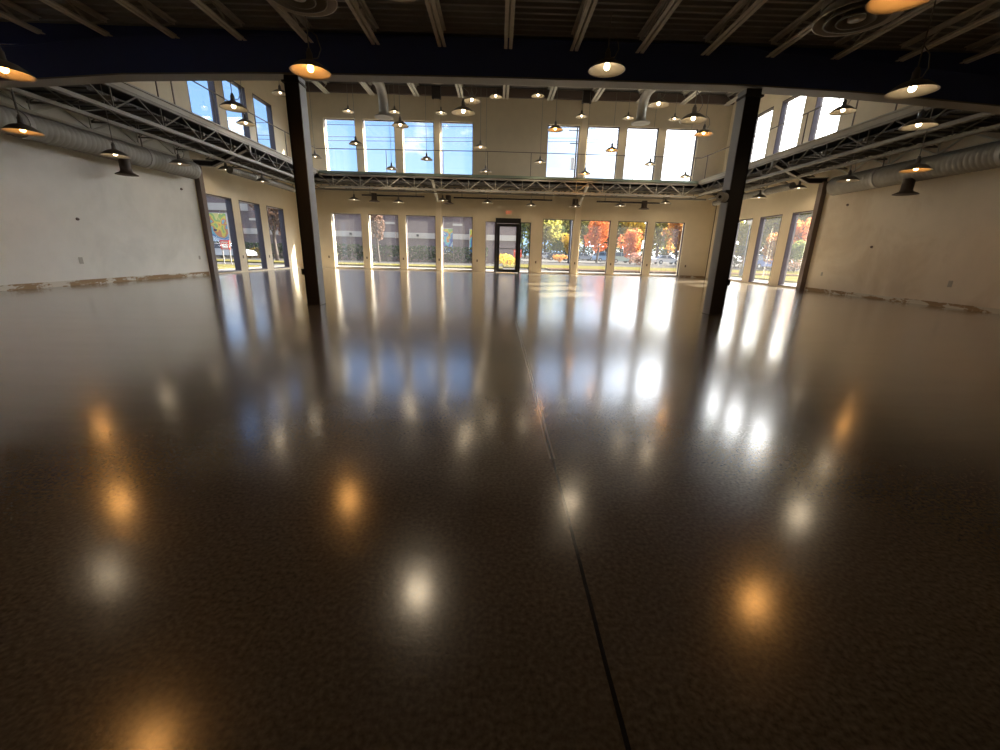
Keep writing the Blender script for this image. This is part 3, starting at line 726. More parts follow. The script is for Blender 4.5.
# u, v, distance y, warm, power factor, where
LAMPS = [
 (5,73,5.55,1,.62,'orange-lit lamp at the left edge of the photo under the low roof'),
 (310.8,72,6.35,1,.62,'orange-lit lamp hanging beside the left dark column'),
 (606.6,70.2,6.80,0,.62,'grey-shaded lamp in front of the navy beam, right of centre'),
 (911.4,92,5.85,0,.6,'dim lamp in front of the beam at upper right'),
 (905,-3,4.15,1,.62,'orange-lit lamp cut off by the top right edge of the photo'),
 (23.4,132,7.95,1,.6,'orange-lit lamp over the left spiral duct, nearest the left edge'),
 (918,126.8,8.0,0,.3,'lamp below the beam in front of the right canopy trusses'),
 (915.5,170.5,9.1,1,.6,'orange-lit lamp just above the brown outlet of the right duct'),
 (115.6,155.8,10.0,0,.3,'lamp just above the brown outlet of the left duct'),
 (179.8,164.4,12.8,2,.3,'lamp at the far end of the left spiral duct'),
 (848,180.8,12.0,2,.3,'lamp at the far end of the right spiral duct'),
 (226.4,170.3,15.4,2,.6,'lamp below the left bracket in front of the first left window'),
 (262.7,182,16.6,2,.6,'lamp above the third left window'),
 (798.6,188.6,15.3,2,.6,'lamp above the right windows beside the right bracket'),
 (758.8,197.9,16.4,2,.6,'lamp above the right windows just right of the dark column'),
 (233.9,108.4,9.4,0,.35,'large lamp before the upper left side windows'),
 (246,124,14.0,0,.35,'smaller lamp just below the large one at the upper left side windows'),
 (280.3,94,15.6,2,1,'lamp high up left of the left dark column'),
 (842.4,112,10.6,0,.35,'lamp before the upper right side windows'),
 (693,120.5,9.0,0,.35,'large grey lamp near the upper right corner of the far wall'),
 (703.4,134.4,13.4,1,1,'orange lamp just below the large grey one by the upper right windows'),
 (684.9,177.2,19.4,0,1,'small lamp at the bottom of the last upper far window'),
 (400.3,126,14.4,0,1,'grey lamp between the second and third upper far windows'),
 (356,144.3,16.8,2,1,'lamp between the first and second upper far windows'),
 (391.7,169.3,19.6,2,1,'small lamp at the bottom of the second upper far window'),
 (315.3,157.3,18.5,2,1,'lamp just right of the left dark column above the canopy'),
 (463.3,113,10.4,0,.35,'large grey lamp in front of the fourth upper far window'),
 (471.7,101.3,13.7,0,.35,'grey lamp directly behind the large one at the fourth upper window'),
 (495.7,97,19.0,0,1,'small bright lamp at the ceiling edge left of centre'),
 (426.7,159.7,19.2,2,1,'small grey lamp in the middle of the third upper far window'),
 (480.4,147.7,18.2,0,1,'lamp right of the fourth upper far window at rail height'),
 (485.7,172,19.5,2,1,'lamp resting visually on the canopy ledge left of centre'),
 (538,96.3,18.6,0,1,'small bright lamp at the ceiling edge right of centre'),
 (555.2,130.1,15.0,1,1,'orange lamp at the top left of the fifth upper far window'),
 (540,162.7,19.4,0,1,'small lamp left of the fifth upper far window at ledge height'),
 (584.8,174,19.6,1,1,'small orange lamp at the ledge between the fifth and sixth upper windows'),
 (611.7,150.7,17.6,1,1,'orange lamp in front of the sixth upper far window'),
 (658.4,105.3,11.7,0,.35,'grey lamp beside the right elbow duct'),
 (649.9,164.8,19.3,0,1,'small lamp in front of the seventh upper far window'),
]
for u, v, k in [(348.3,111.7,'first'),(394.7,112.4,'second'),(441,113.3,'third'),(581.5,116.8,'fourth'),(628,118.4,'fifth'),(674.4,119.5,'last')]:
    LAMPS.append((u, v, 21.2, 0, 1, 'small bright lamp in the row just above the upper far windows, %s from the left' % k))
for i, (u, v) in enumerate([(354.2,199.8),(398.6,202.4),(442.8,200.8),(487.6,202.9),(531,205.6),(575.5,206.6),(620.2,206),(665.3,203.2)]):
    LAMPS.append((u, v, 21.15, 2, 0.6, 'pale lamp in the row under the far canopy, %s from the left' % ORD[i]))
OFF = [((-0.90, 4.2, 3.1), 0, 0.8, 'white-lit lamp above the top of the frame, mirrored white in the floor'),
       ((-4.9, 4.4, 3.1), 0, 0.18, 'lamp above the top left of the frame, faintly mirrored in the floor'),
       ((-2.85, 2.5, 3.1), 1, 0.35, 'warm lamp overhead at left, mirrored at the bottom of the floor')]
copy_src = {w_: None for w_ in (0, 1, 2)}
todo = [(at_y(u, v, y), wm, pf, lab) for (u, v, y, wm, pf, lab) in LAMPS] + [(Vector(p), wm, pw, lab) for p, wm, pw, lab in OFF]
made = []
for p, wm, pf, lab in todo:
    p.x = max(XL+0.45, min(XR-0.45, p.x)); p.z -= 0.0
    if copy_src[wm] is None:
        o = lamp_proto(0.25, wm, 0, lab); copy_src[wm] = o
    else:
        o = copy_tree(copy_src[wm]); o['label'] = lab
    o.location = p; o['group'] = 'pendant lamps of the hall'
    made.append((o, p, wm, pf))
for o, p, wm, pf in made:
    if p.y < YBEAM: zc = 4.17
    elif (p.x < RXL or p.x > RXR or p.y > RYF) and p.z < 4.0: zc = 4.16
    else: zc = 8.24
    cord(o, 0.265, zc-p.z, p.y < 14 and p.z > 2.9)
    lamp_light(o, wm, round(LAMP_W*pf, 1))

# ------------------------------------------------------------------ outlets and small wall fittings
def outlet(p, axis, m_, label, s_=1.0):
    o = thing('wall_outlet', label, 'outlet', p, 0, 'outlets along the walls')
    mb = MB(); a, b, d = 0.036*s_, 0.058*s_, 0.008
    pl = MB()
    if axis == 'Y': mb.box(-a, a, -d, 0, -b, b); pl.box(-0.017, 0.017, -d-0.003, -d, 0.008, 0.04); pl.box(-0.017, 0.017, -d-0.003, -d, -0.04, -0.008)
    else:
        s2 = 1 if axis == 'L' else -1
        xs = sorted((0, s2*d)); mb.box(xs[0], xs[1], -a, a, -b, b); xs = sorted((s2*d, s2*(d+0.003))); pl.box(xs[0], xs[1], -0.017, 0.017, 0.008, 0.04); pl.box(xs[0], xs[1], -0.017, 0.017, -0.04, -0.008)
    mb.build('cover_plate', m_, o); pl.build('socket_face', M_black if m_ is M_outlet else M_outlet_l, o)
for i, (xx, lab) in enumerate([(-8.63, 'left of the first far window'), (-6.70, 'between the first and second far windows'), (-4.84, 'between the second and third far windows'),
     (-1.07, 'between the fourth far window and the door'), (1.94, 'right of the door'), (5.80, 'between the sixth and seventh far windows'), (7.67, 'between the seventh and last far windows'), (9.67, 'right of the last far window')]):
    outlet((xx, YF, 0.56), 'Y', M_outlet, 'small brown outlet low on the far wall %s' % lab)
outlet((-3.0, YF-0.09, 0.56), 'Y', M_outlet, 'small brown outlet low on the left far pilaster'); outlet((3.93, YF-0.09, 0.56), 'Y', M_outlet, 'small brown outlet low on the right far pilaster')
outlet((XL, 10.30, 0.56), 'L', M_outlet_l, 'pale outlet low on the near left white wall', 1.3); outlet((XL, 14.4, 0.58), 'L', M_outlet_l, 'pale outlet on the left wall beside the brown column')
outlet((XR, 14.15, 0.58), 'R', M_outlet_l, 'pale outlet on the right wall beside the brown column'); outlet((XR, 10.05, 0.55), 'R', M_outlet_l, 'pale outlet low on the near right cream wall', 1.3)
outlet((XL, 16.87, 0.58), 'L', M_outlet, 'small outlet between the first and second left windows'); outlet((XL, 18.8, 0.58), 'L', M_outlet, 'small outlet between the second and third left windows')
for p, lab in (((XL, 10.46, 1.50), 'small dark bolt sticking out of the left wall, lower one'), ((XL, 14.10, 2.64), 'small dark bolt high on the left wall near the brown column'),
               ((XR, 13.76, 2.68), 'small dark bolt high on the right wall near the brown column'), ((XR, 12.49, 1.42), 'small pale bolt halfway up the right wall')):
    d = 1 if p[0] < 0 else -1
    mb = MB(); mb.tube([(0, 0, 0), (d*0.02, 0, 0)], 0.035, 10); mb.tube([(d*0.02, 0, 0), (d*0.05, 0, 0.0)], 0.015, 8)
    tag(mb.build('wall_bolt', M_brown, None, p), lab, 'bolt', 'bolts left in the side walls')

# ------------------------------------------------------------------ OUTSIDE
ZG = -0.16
M_walk = mat('pale_sidewalk', (0.115, 0.102, 0.085), 0.85, noise=0.08, nscale=0.6, spec=0.0)
M_mulch = mat('mulch', (0.05, 0.03, 0.02), 0.95, noise=0.3, nscale=2, spec=0.0)
M_grass = mat('autumn_grass', (0.068, 0.058, 0.018), 0.95, noise=0.35, nscale=0.7, spec=0.0)
M_asph = mat('asphalt', (0.045, 0.042, 0.040), 0.9, noise=0.12, nscale=0.5, spec=0.0)
M_lot = mat('parking_lot', (0.08, 0.075, 0.07), 0.9, noise=0.1, nscale=0.4, spec=0.0)
def ground(name, x0, x1, y0, y1, z, m_, label, cat):
    mb = MB(); mb.box(x0, x1, y0, y1, z-0.1, z); return tag(mb.build(name, m_), label, cat)
ground('ground', -160, 200, YF+0.45, 260, ZG-0.10, M_asph, 'grey road and open ground behind the building', 'ground')
ground('ground', XR+0.45, 200, -20, YF+0.44, ZG-0.10, M_asph, 'grey ground to the right of the building', 'ground')
ground('ground', -160, XL-0.45, -20, YF+0.44, ZG-0.10, M_asph, 'grey ground to the left of the building', 'ground')
ground('sidewalk', -14, 15.5, YF+0.46, YF+7.5, ZG, M_walk, 'pale concrete walk just outside the far windows', 'sidewalk')
ground('sidewalk', XR+0.46, XR+5.5, -10, YF+0.4, ZG, M_walk, 'pale concrete walk outside the right windows', 'sidewalk')
ground('sidewalk', XL-4.0, XL-0.46, -10, YF+0.4, ZG, M_walk, 'pale concrete walk outside the left windows', 'sidewalk')
ground('mulch_bed', 4, 60, 33.0, 36.0, ZG+0.02, M_mulch, 'brown mulch bed beyond the right far windows', 'bed')
ground('lawn', 0.5, 60, 36.1, 46, ZG, M_grass, 'yellowing grass strip in front of the parked cars', 'grass')
ground('lawn', -30, 0.4, 33, 37, ZG, M_grass, 'yellow grass strip beyond the left far windows', 'grass')
ground('parking_lot', 4, 120, 67, 101, ZG-0.05, M_lot, 'light grey parking lot with rows of cars', 'parking lot')
ground('lawn', XR+6, XR+24, 8, 32, ZG, M_grass, 'green lawn outside the right windows', 'grass')
ground('lawn', XL-14, XL-5, 8, 27, ZG, M_grass, 'green lawn outside the left windows', 'grass')

# brick store building across the road
def brick_mat():
    m = bpy.data.materials.new('purple_brown_brick'); m.use_nodes = True
    t = m.node_tree; b = t.nodes['Principled BSDF']; b.inputs['Roughness'].default_value = 0.9
    c = N(t, 'ShaderNodeTexCoord'); mp = N(t, 'ShaderNodeMapping'); mp.inputs['Rotation'].default_value = (math.pi/2, 0, 0); t.links.new(c.outputs['Object'], mp.inputs[0])
    br = N(t, 'ShaderNodeTexBrick', in_Scale=2.0); t.links.new(mp.outputs[0], br.inputs[0])
    br.inputs['Color1'].default_value = (0.13, 0.088, 0.088, 1); br.inputs['Color2'].default_value = (0.155, 0.108, 0.104, 1); br.inputs['Mortar'].default_value = (0.19, 0.16, 0.15, 1)
    t.links.new(br.outputs[0], b.inputs['Base Color']); return m
M_brick = brick_mat()
M_band = mat('cream_band', (0.40, 0.36, 0.31), 0.85)
M_recess = mat('brick_recess', (0.20, 0.14, 0.14), 0.9)
M_roofcap = mat('roof_coping', (0.4, 0.38, 0.36), 0.7)
bld = thing('brick_building', 'long purple-brown brick store with cream bands seen through the left windows', 'building', (-28, 50, ZG-0.1))
BW = 30.0
mb = MB(); mb.box(-42, BW, 0, 14, 0, 7.2); mb.build('wall', M_brick, bld)
mb = MB(); mb.box(-42.1, BW+0.1, -0.12, -0.01, 5.0, 5.75); mb.build('upper_band', M_band, bld)
mb = MB(); mb.box(-42.1, BW+0.1, -0.12, -0.01, 2.55, 3.15); mb.build('lower_band', M_band, bld)
mb = MB(); mb.box(-42.2, BW+0.2, -0.25, 14.1, 7.2, 7.5); mb.build('coping', M_roofcap, bld)
for k in range(9):
    x0 = -38+7.6*k
    mb = MB(); mb.box(x0, x0+1.1, -0.30, -0.125, 0, 6.2); mb.build('pier', M_brick, bld)
    mb = MB(); mb.box(x0+0.0, x0+1.1, -0.34, -0.305, 4.0, 4.22); mb.box(x0, x0+1.1, -0.34, -0.305, 2.55, 3.15); mb.build('pier_stone', M_band, bld)
    mb = MB(); mb.box(x0+3.5, x0+3.75, -0.40, -0.125, 2.75, 2.98); mb.build('wall_light', M_black, bld)
# green hedge in front
M_hedge = mat('hedge_leaf', (0.075, 0.11, 0.055), 0.95, noise=0.4, nscale=3)

def leaf_cloud(n, fn, size, m_, name, parent=None):
    """many small leaf quads: fn() gives a centre"""
    mb = MB()
    for _ in range(n):
        c = Vector(fn()); a = Vector((random.gauss(0,1), random.gauss(0,1), random.gauss(0,1))).normalized(); b = a.orthogonal().normalized(); s_ = size*random.uniform(0.6, 1.3)
        a = a*s_; b = b*s_
        mb.add([c-a*0.5, c+b*0.45, c+a*0.5, c-b*0.45], [(0,1,2,3)])
    return mb.build(name, m_, parent)
LEAF = 0.48
def leafmat(name, c1, c2):
    m = bpy.data.materials.new(name); m.use_nodes = True
    t = m.node_tree; b = t.nodes['Principled BSDF']; b.inputs['Roughness'].default_value = 0.8; b.inputs['Specular IOR Level'].default_value = 0.1
    o = t.nodes['Material Output']
    c = N(t, 'ShaderNodeTexCoord'); n = N(t, 'ShaderNodeTexNoise', in_Scale=1.1, in_Detail=4.0); t.links.new(c.outputs['Object'], n.inputs[0])
    mr = N(t, 'ShaderNodeMapRange'); mr.inputs['From Min'].default_value = 0.35; mr.inputs['From Max'].default_value = 0.65; t.links.new(n.outputs[0], mr.inputs['Value'])
    c1 = tuple(q*LEAF for q in c1); c2 = tuple(q*LEAF for q in c2)
    mx = N(t, 'ShaderNodeMix', data_type='RGBA'); mx.inputs[6].default_value = (*c1, 1); mx.inputs[7].default_value = (*c2, 1); t.links.new(mr.outputs[0], mx.inputs[0])
    t.links.new(mx.outputs[2], b.inputs['Base Color'])
    tl = N(t, 'ShaderNodeBsdfTranslucent'); t.links.new(mx.outputs[2], tl.inputs[0])
    ms = N(t, 'ShaderNodeMixShader'); ms.inputs[0].default_value = 0.5
    t.links.new(b.outputs[0], ms.inputs[1]); t.links.new(tl.outputs[0], ms.inputs[2]); t.links.new(ms.outputs[0], o.inputs[0])
    return m
LM = {'green': leafmat('green_leaves', (0.16, 0.24, 0.06), (0.34, 0.38, 0.10)),
      'yellow': leafmat('yellow_leaves', (1.0, 0.62, 0.07), (1.2, 0.85, 0.14)),
      'ygreen': leafmat('yellow_green_leaves', (0.42, 0.42, 0.10), (0.68, 0.58, 0.14)),
      'orange': leafmat('orange_leaves', (0.78, 0.30, 0.07), (0.85, 0.42, 0.10)),
      'red': leafmat('red_leaves', (0.95, 0.20, 0.09), (1.25, 0.50, 0.14)),
      'pink': leafmat('dusty_pink_leaves', (0.55, 0.26, 0.20), (0.65, 0.34, 0.24)),
      'brown': leafmat('brown_leaves', (0.24, 0.14, 0.10), (0.40, 0.24, 0.17)),
      'hedge': leafmat('dark_hedge_leaves', (0.07, 0.10, 0.05), (0.11, 0.14, 0.07))}
M_bark = mat('bark', (0.05, 0.036, 0.028), 0.95)
MESH = {}
def tree(x, y, h, r, kind, label, shape='round', trunk=0.22, group='autumn trees outside', name='tree', n=2600, leaf=None):
    o = thing(name, label, 'tree', (x, y, ZG-0.045 if 67 < y < 101 and x > 4 else ZG-0.098), random.uniform(0, 6.28), group)
    mb = MB(); rr = 0.025*h
    mb.tube([(0,0,0), (0.02*h,0,h*0.25), (0,0.02*h,h*0.5), (0,0,h*0.8)], [rr, rr*0.8, rr*0.55, rr*0.15], 7)
    for k in range(6):
        a = k*1.1; z = h*(0.28+0.07*k); mb.tube([(0,0,z), (math.cos(a)*r*0.35, math.sin(a)*r*0.35, z+0.12*h), (math.cos(a)*r*0.7, math.sin(a)*r*0.7, z+0.22*h)], [rr*0.4, rr*0.25, rr*0.08], 5)
    mb.build('trunk', M_bark, o)
    z0 = h*trunk; lobes = []
    for k in range(14):
        while True:
            q = Vector((random.uniform(-1,1), random.uniform(-1,1), random.uniform(-1,1)))
            if q.length < 0.85: break
        lobes.append((q, random.uniform(0.28, 0.45)))
    def fn():
        q, lr = random.choice(lobes)
        d = Vector((random.gauss(0,1), random.gauss(0,1), random.gauss(0,1))).normalized()*lr*random.uniform(0.6, 1.0)
        p = q*0.72+d
        zz = z0+(h-z0)*(p.z+1)/2
        f = 1.0
        if shape == 'cone': f = max(0.08, 1.0-(p.z+1)/2*0.85)*1.25
        if shape == 'tall': f = 0.95
        return (p.x*r*f, p.y*r*f, zz)
    leaf_cloud(n, fn, leaf or max(0.16, 0.05*h), LM[kind], 'foliage', o)
    return o
def hedge(x0, x1, y, h, d, label):
    o = thing('hedge', label, 'hedge', (x0, y, ZG-0.1))
    fn = lambda: (random.uniform(0, x1-x0), random.uniform(0, d), h*random.random()**0.6)
    leaf_cloud(int((x1-x0)*90), fn, 0.28 if h < 3 else 0.5, LM['hedge'], 'foliage', o)
    mb = MB()
    xx = 0.3
    while xx < x1-x0: mb.tube([(xx, d/2, 0), (xx+0.05, d/2, h*0.8)], 0.03, 5); xx += 0.8
    mb.build('stems', M_bark, o)
hedge(-22, -1.2, 47.5, 1.7, 1.4, 'dark green hedge along the foot of the brick building')
hedge(6, 95, 110, 3.2, 1.6, 'long dark hedge behind the parking lot')
hedge(31, 62, 61.5, 3.0, 1.5, 'dark hedge across the lawn outside the right windows')
hedge(-48, -24, 48.2, 1.6, 1.3, 'dark hedge at the left end of the brick building')

# generic abstract poster panels on the brick wall
def panel_mat(name, seed):
    m = bpy.data.materials.new(name); m.use_nodes = True
    t = m.node_tree; b = t.nodes['Principled BSDF']; b.inputs['Roughness'].default_value = 0.6
    c = N(t, 'ShaderNodeTexCoord'); mp = N(t, 'ShaderNodeMapping'); mp.inputs['Location'].default_value = (seed, seed*0.7, 0); t.links.new(c.outputs['Object'], mp.inputs[0])
    n = N(t, 'ShaderNodeTexNoise', in_Scale=0.8, in_Detail=1.5, in_Distortion=0.6); t.links.new(mp.outputs[0], n.inputs[0])
    s = N(t, 'ShaderNodeSeparateXYZ'); t.links.new(c.outputs['Object'], s.inputs[0])
    ad = N(t, 'ShaderNodeMath', operation='MULTIPLY_ADD'); t.links.new(s.outputs['Z'], ad.inputs[0]); ad.inputs[1].default_value = 0.11; t.links.new(n.outputs[0], ad.inputs[2])
    r = N(t, 'ShaderNodeValToRGB'); t.links.new(ad.outputs[0], r.inputs[0]); r.color_ramp.interpolation = 'CONSTANT'
    cols = [(0.05,0.12,0.45),(0.10,0.35,0.75),(0.55,0.75,0.85),(0.12,0.20,0.50),(0.15,0.55,0.60),(0.75,0.30,0.12),(0.85,0.72,0.10),(0.35,0.60,0.15),(0.90,0.80,0.25)]; cols = [tuple(q*0.62 for q in cc) for cc in cols]
    e = r.color_ramp.elements; e[0].position = 0.30; e[0].color = (*cols[0], 1); e[1].position = 0.92; e[1].color = (*cols[-1], 1)
    for i, cc in enumerate(cols[1:-1]): x_ = e.new(0.42+0.065*i); x_.color = (*cc, 1)
    t.links.new(r.outputs[0], b.inputs['Base Color']); return m
def poster(xc, yc, z0, w_, h_, label, seed, rz=0):
    o = thing('mural_panel', label, 'poster', (xc, yc, z0), rz, 'abstract panels on the brick building')
    mb = MB(); mb.box(-w_/2, w_/2, -0.06, -0.01, 0, h_); mb.build('picture', panel_mat('abstract_panel_%d' % int(seed*10), seed), o)
    mb = MB(); mb.box(-w_/2-0.06, -w_/2, -0.08, 0.14, -0.06, h_+0.06); mb.box(w_/2, w_/2+0.06, -0.08, 0.14, -0.06, h_+0.06); mb.box(-w_/2, w_/2, -0.08, 0, -0.06, 0); mb.box(-w_/2, w_/2, -0.08, 0, h_, h_+0.06); mb.build('frame', M_roofcap, o)
poster(at_y(449.3, 240, 49.6).x, 49.86, 0.75, 1.55, 2.65, 'colourful abstract panel seen through the fourth far window', 0.4)
poster(at_y(476.5, 240, 49.6).x, 49.86, 0.75, 1.55, 2.65, 'second colourful abstract panel, half hidden by the window pier', 2.1)
poster(at_y(218, 240, 49.6).x, 49.86, 1.2, 2.3, 3.2, 'yellow and blue abstract panel seen through the first left window', 4.3)

# red sign on two legs, left window
def leg_sign(x, y, label, z0=1.0, s_=1.0):
    o = thing('yard_sign', label, 'sign', (x, y, ZG-0.1))
    mb = MB(); mb.box(-0.5*s_, 0.5*s_, -0.03, 0.03, z0, z0+0.95*s_); mb.build('sign_panel', mat('red_sign', (0.5, 0.05, 0.03), 0.5), o)
    mb = MB(); mb.box(-0.30*s_, 0.30*s_, -0.045, -0.031, z0+0.10*s_, z0+0.55*s_); mb.box(-0.4*s_, 0.4*s_, -0.045, -0.031, z0+0.68*s_, z0+0.80*s_); mb.build('pale_patch', mat('sign_pale', (0.5, 0.42, 0.40), 0.5), o)
    for d in (-0.38*s_, 0.38*s_): mb = MB(); mb.bar((d, 0, 0), (d, 0, z0+0.9*s_), 0.05); mb.build('leg', mat('sign_post_grey', (0.12, 0.11, 0.10), 0.7), o)
leg_sign(at_y(226, 250, 27.2).x, 27.2, 'red sign with pale patch on two legs outside the first left window', 1.0, 0.58)
leg_sign(1.62, 36.0, 'small red and white sign seen through the narrow pane right of the door', 0.9, 0.65)

# shrubs near the door
def shrub(x, y, h, r, kind, label):
    tree(x, y, h, r, kind, label, trunk=0.02, name='shrub', group='shrubs outside', n=500, leaf=0.16)['category'] = 'shrub'
shrub(0.8, 37.5, 1.3, 1.3, 'yellow', 'yellow shrub seen through the glass door')
shrub(at_y(636, 255, 60).x, 60, 1.9, 1.3, 'pink', 'dusty pink shrub seen through the seventh far window')
shrub(at_y(641, 255, 56).x, 56, 1.6, 1.5, 'brown', 'brown shrub before the cars in the last far window')
shrub(at_y(560, 255, 62).x, 62, 1.6, 1.4, 'orange', 'low orange shrub behind the grass strip near the door')
shrub(at_y(796, 262, 42).x, 42, 1.8, 1.6, 'brown', 'brown shrub on the lawn in the nearest right window')

# trees: x, y, h, r, kind, label
T_ = [  # photo column, distance, height, radius, kind, label
 (379, 43.0, 5.9, 0.95, 'brown', 'tall slim reddish-brown tree in front of the brick building', 'tall', 700),
 (277, 39.0, 7.5, 2.0, 'brown', 'brown autumn tree outside the third left window', 'round', 1600),
 (545, 100, 12, 4.6, 'ygreen', 'yellow-green tree at the left of the fifth far window', 'round', 0),
 (556, 104, 8.5, 3.4, 'green', 'green tree behind the parked dark sedan', 'round', 0),
 (569, 98, 7.5, 3.0, 'yellow', 'small golden tree at the right of the fifth far window', 'round', 0),
 (533, 100, 12, 3.4, 'ygreen', 'yellow-green tree just right of the door', 'round', 0),
 (583, 106, 14, 4.2, 'ygreen', 'tall yellow-green tree behind the red maple', 'round', 0),
 (597, 70, 7.9, 2.7, 'red', 'orange-red maple in the middle of the sixth far window', 'round', 0),
 (607, 108, 15, 4.6, 'green', 'dark green tree right of the red maple', 'round', 0),
 (621, 100, 13, 3.4, 'ygreen', 'yellow-green tree left of the golden tree', 'round', 0),
 (634, 98, 12.0, 4.2, 'yellow', 'bright golden tree in the seventh far window', 'round', 0),
 (631, 66, 5.6, 2.3, 'red', 'low deep red tree in front of the golden tree', 'round', 0),
 (657, 96, 15, 4.4, 'ygreen', 'loose yellow-green tree left in the last far window', 'round', 0),
 (677, 84, 9.5, 3.8, 'orange', 'orange tree at the right of the last far window', 'round', 0),
 (668, 106, 15, 4.6, 'green', 'green tree in the last far window', 'round', 0),
 (748, 66, 11, 3.6, 'ygreen', 'tall yellow-green tree in the farthest right window', 'round', 0),
 (770, 64, 13, 4.4, 'ygreen', 'yellow-green tree in the middle right window', 'round', 0),
 (788, 66, 13, 4.0, 'yellow', 'yellow tree between the right windows', 'round', 0),
 (776, 50, 4.8, 1.8, 'orange', 'small orange tree at the right of the middle right window', 'round', 0),
 (797, 50, 6.4, 2.2, 'red', 'bright red tree in the nearest right window', 'round', 0),
 (792, 46, 3.8, 2.0, 'green', 'low green tree in the nearest right window', 'round', 0),
 (812, 60, 14, 5.0, 'ygreen', 'large yellow-green tree at the right edge of the nearest right window', 'round', 0),
 (826, 70, 17, 6.0, 'green', 'tall green tree behind the brown right column', 'round', 0),
]
for u_, y_, h_, r_, kd, lab, shp, nn in T_: tree(at_y(u_, 255, y_).x, y_, h_, r_, kd, lab, shp, trunk=0.10 if kd != 'brown' else 0.22, n=nn or 2400)
for k in range(14):
    kd = ('green', 'ygreen', 'yellow', 'ygreen', 'orange', 'green', 'ygreen')[k % 7]
    tree(7+13.5*k, 132-2.8*k, random.uniform(15, 19), 6.7, kd, 'broad tree in the row along the back of the parking lot, %s from the left' % ORD[k], trunk=0.02, n=3000)

# cars
def car(x, y, rz, col, label, suv=False, zg=ZG-0.05):
    o = thing('parked_car', label, 'car', (x, y, zg), rz, 'cars parked outside')
    cm = mat('car_paint_%.2f_%.2f_%.2f' % col, col, 0.3, 0.1, coat=0.5)
    # side outline (x along the car), lofted over the width
    H_ = 0.30 if suv else 0.0
    low = [(-2.2,0.30),(-2.25,0.62),(-2.15,0.86+H_*0.5),(-1.3,0.95+H_*0.5),(1.0,0.93+H_*0.5),(1.9,0.80+H_*0.4),(2.2,0.62),(2.25,0.32)]
    mb = MB(); n = len(low)
    for s_ in (1,):
        vs = []
        for w_, inset in ((-0.86,0),(-0.90,0),(0.90,0),(0.86,0)): vs += [(px*(0.985 if abs(w_) > 0.87 else 1), w_, pz) for px, pz in low]
        fs = [tuple(range(n))]
        for i in range(3):
            for k in range(n): a = i*n+k; b = i*n+(k+1) % n; fs.append((a, a+n, b+n, b))
        fs.append(tuple(range(3*n, 4*n))[::-1]); mb.add(vs, fs)
    mb.build('body', cm, o)
    z0 = 0.90+H_*0.5; z1 = 1.42+H_
    cab = [(-1.75 if not suv else -2.05, z0), (-1.15 if not suv else -1.85, z1-0.03), (-0.6, z1), (0.25, z1-0.02), (1.05, z0)]
    mb = MB(); n = len(cab); vs = [(px, -0.78, pz) if pz <= z0+0.01 else (px*0.97, -0.62, pz) for px, pz in cab]+[(px, 0.78, pz) if pz <= z0+0.01 else (px*0.97, 0.62, pz) for px, pz in cab]
    fs = [tuple(range(n)), tuple(range(n, 2*n))[::-1]]+[(k, (k+1) % n, (k+1) % n+n, k+n) for k in range(n)]
    mb.add(vs, fs); mb.build('windows', mat('car_glass', (0.03, 0.04, 0.05), 0.08), o)
    mb = MB(); mb.box(-1.10 if not suv else -1.75, 0.22, -0.63, 0.63, z1-0.03, z1+0.02)
    for s_ in (-1, 1): mb.bar((0.25, s_*0.63, z1-0.02), (1.05, s_*0.79, z0), 0.05); mb.bar((-0.35, s_*0.63, z1-0.02), (-0.35, s_*0.79, z0), 0.05)
    mb.build('roof', cm, o)
    for px in (-1.4, 1.42):
        for s_ in (-1, 1):
            mb = MB(); mb.tube([(px, s_*0.72, 0.33), (px, s_*0.92, 0.33)], 0.33, 16); wh = mb.build('wheel', M_black, o)
            mb = MB(); mb.tube([(px, s_*0.90, 0.33), (px, s_*0.935, 0.33)], 0.18, 12); mb.build('hub', M_duct_plain, wh)
def px_ground(u, v, y):       # ground x for a pixel column at distance y
    return at_y(u, v, y).x
silver = (0.2, 0.23, 0.27); white = (0.5, 0.5, 0.49); slate = (0.02, 0.028, 0.04); blue = (0.05, 0.10, 0.26); maroon = (0.25, 0.05, 0.05); lblue = (0.2, 0.3, 0.42); sage = (0.25, 0.33, 0.29)
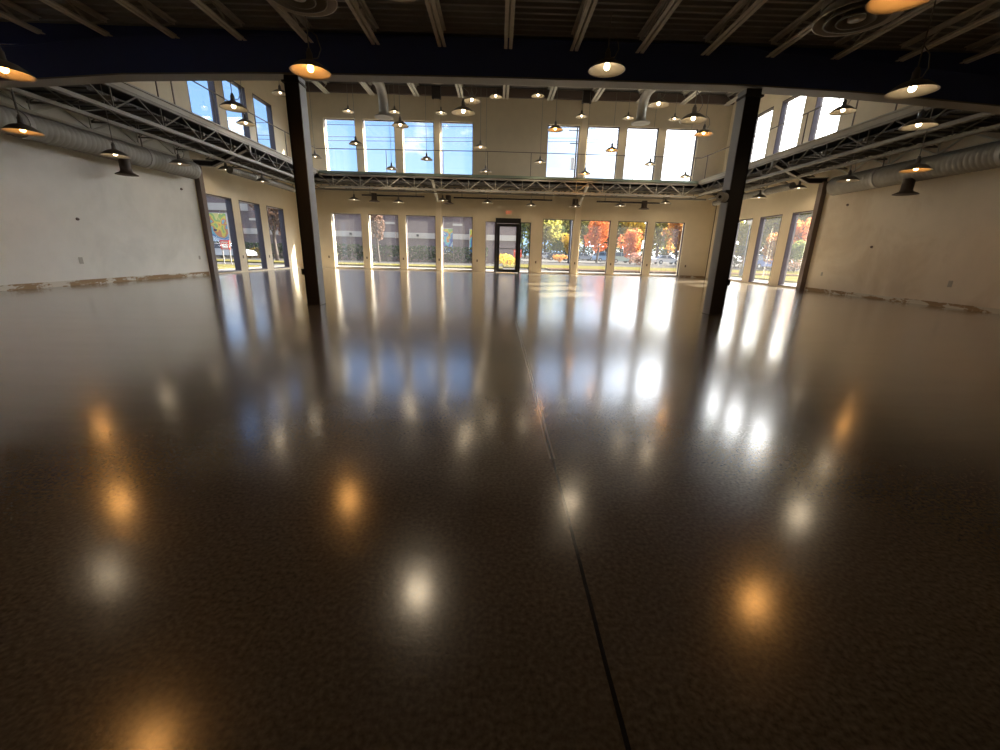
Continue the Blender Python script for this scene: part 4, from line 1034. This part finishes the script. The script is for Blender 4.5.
for (u, Y, rz, c_, lab, suv) in [
    (557.5, 82, 0.05, slate, 'dark slate sedan parked in the fifth far window', False),
    (547, 90, 0.1, white, 'white and grey car behind the dark sedan', False),
    (583, 88, 0.2, silver, 'silver car at the left of the sixth far window', False),
    (594, 96, 1.2, maroon, 'dark red car behind the maple', False),
    (604, 84, 0.3, lblue, 'pale blue car at the right of the sixth far window', True),
    (620.5, 74, 0.25, sage, 'pale green-grey car in front in the seventh far window', True),
    (634, 88, 0.1, white, 'white car behind the shrub in the seventh far window', False),
    (645, 97, 1.3, blue, 'blue car at the right of the seventh far window', False),
    (666, 72, 0.15, white, 'white car low in the last far window', False),
    (762, 58, 0.3, blue, 'blue and white car in the middle right window', True),
    (232, 44, 0.0, white, 'white car behind the red sign in the first left window', False)]:
    car(px_ground(u, 262, Y), Y, rz, c_, lab, suv, ZG-0.10 if u == 232 or u == 760 else ZG-0.05)

# street lamp post outside the right windows
o = thing('street_lamp', 'tall dark lamp post with pale head outside the right windows', 'lamp post', (px_ground(743, 262, 30), 30, ZG-0.1))
mb = MB(); mb.tube([(0,0,0), (0,0,0.5)], 0.12, 10); mb.build('base', M_black, o)
mb = MB(); mb.tube([(0,0,0.5), (0,0,3.5)], [0.06, 0.045], 8); mb.build('pole', M_black, o)
mb = MB(); mb.lathe([(0.03, 3.5), (0.16, 3.55), (0.20, 3.80), (0.10, 3.95), (0.01, 4.0)], n=12); mb.build('lamp_head', mat('lamp_head_grey', (0.3, 0.3, 0.3), 0.5), o)

# utility lines and a pole crossing the sky
M_wire = mat('overhead_wire', (0.02, 0.022, 0.03), 0.7)
for k, (za, zb) in enumerate(((16.3, 16.6), (14.7, 15.4), (14.2, 15.0))):
    mb = MB(); pts = []
    for i in range(13):
        s_ = i/12; pts.append((-60+70*s_, 60, za+(zb-za)*s_-0.35*math.sin(math.pi*s_)))
    for i in range(1, 13):
        s_ = i/12; pts.append((10+60*s_, 60, zb-(1.4*s_)-0.3*math.sin(math.pi*s_)))
    mb.tube(pts, 0.035, 5)
    tag(mb.build('overhead_wire', M_wire), 'thin overhead wire crossing the sky behind the upper windows, %s' % ('topmost', 'middle one', 'lowest')[k], 'wire', 'overhead wires')
o = thing('utility_pole', 'grey utility pole with a transformer behind the fifth upper window', 'utility pole', (9.9, 60.3, ZG-0.1))
mb = MB(); mb.tube([(0,0,0), (0,0,17.0)], [0.16, 0.10], 8); mb.build('pole', M_wire, o)
mb = MB(); mb.tube([(-0.35,0,12.0), (-0.35,0,13.4)], 0.28, 10); mb.build('transformer', M_roofcap, o)
mb = MB(); mb.bar((-1.1, 0, 16.6), (1.1, 0, 16.6), 0.10); mb.bar((-0.9, 0, 15.1), (0.9, 0, 15.1), 0.10); mb.build('cross_arm', M_wire, o)
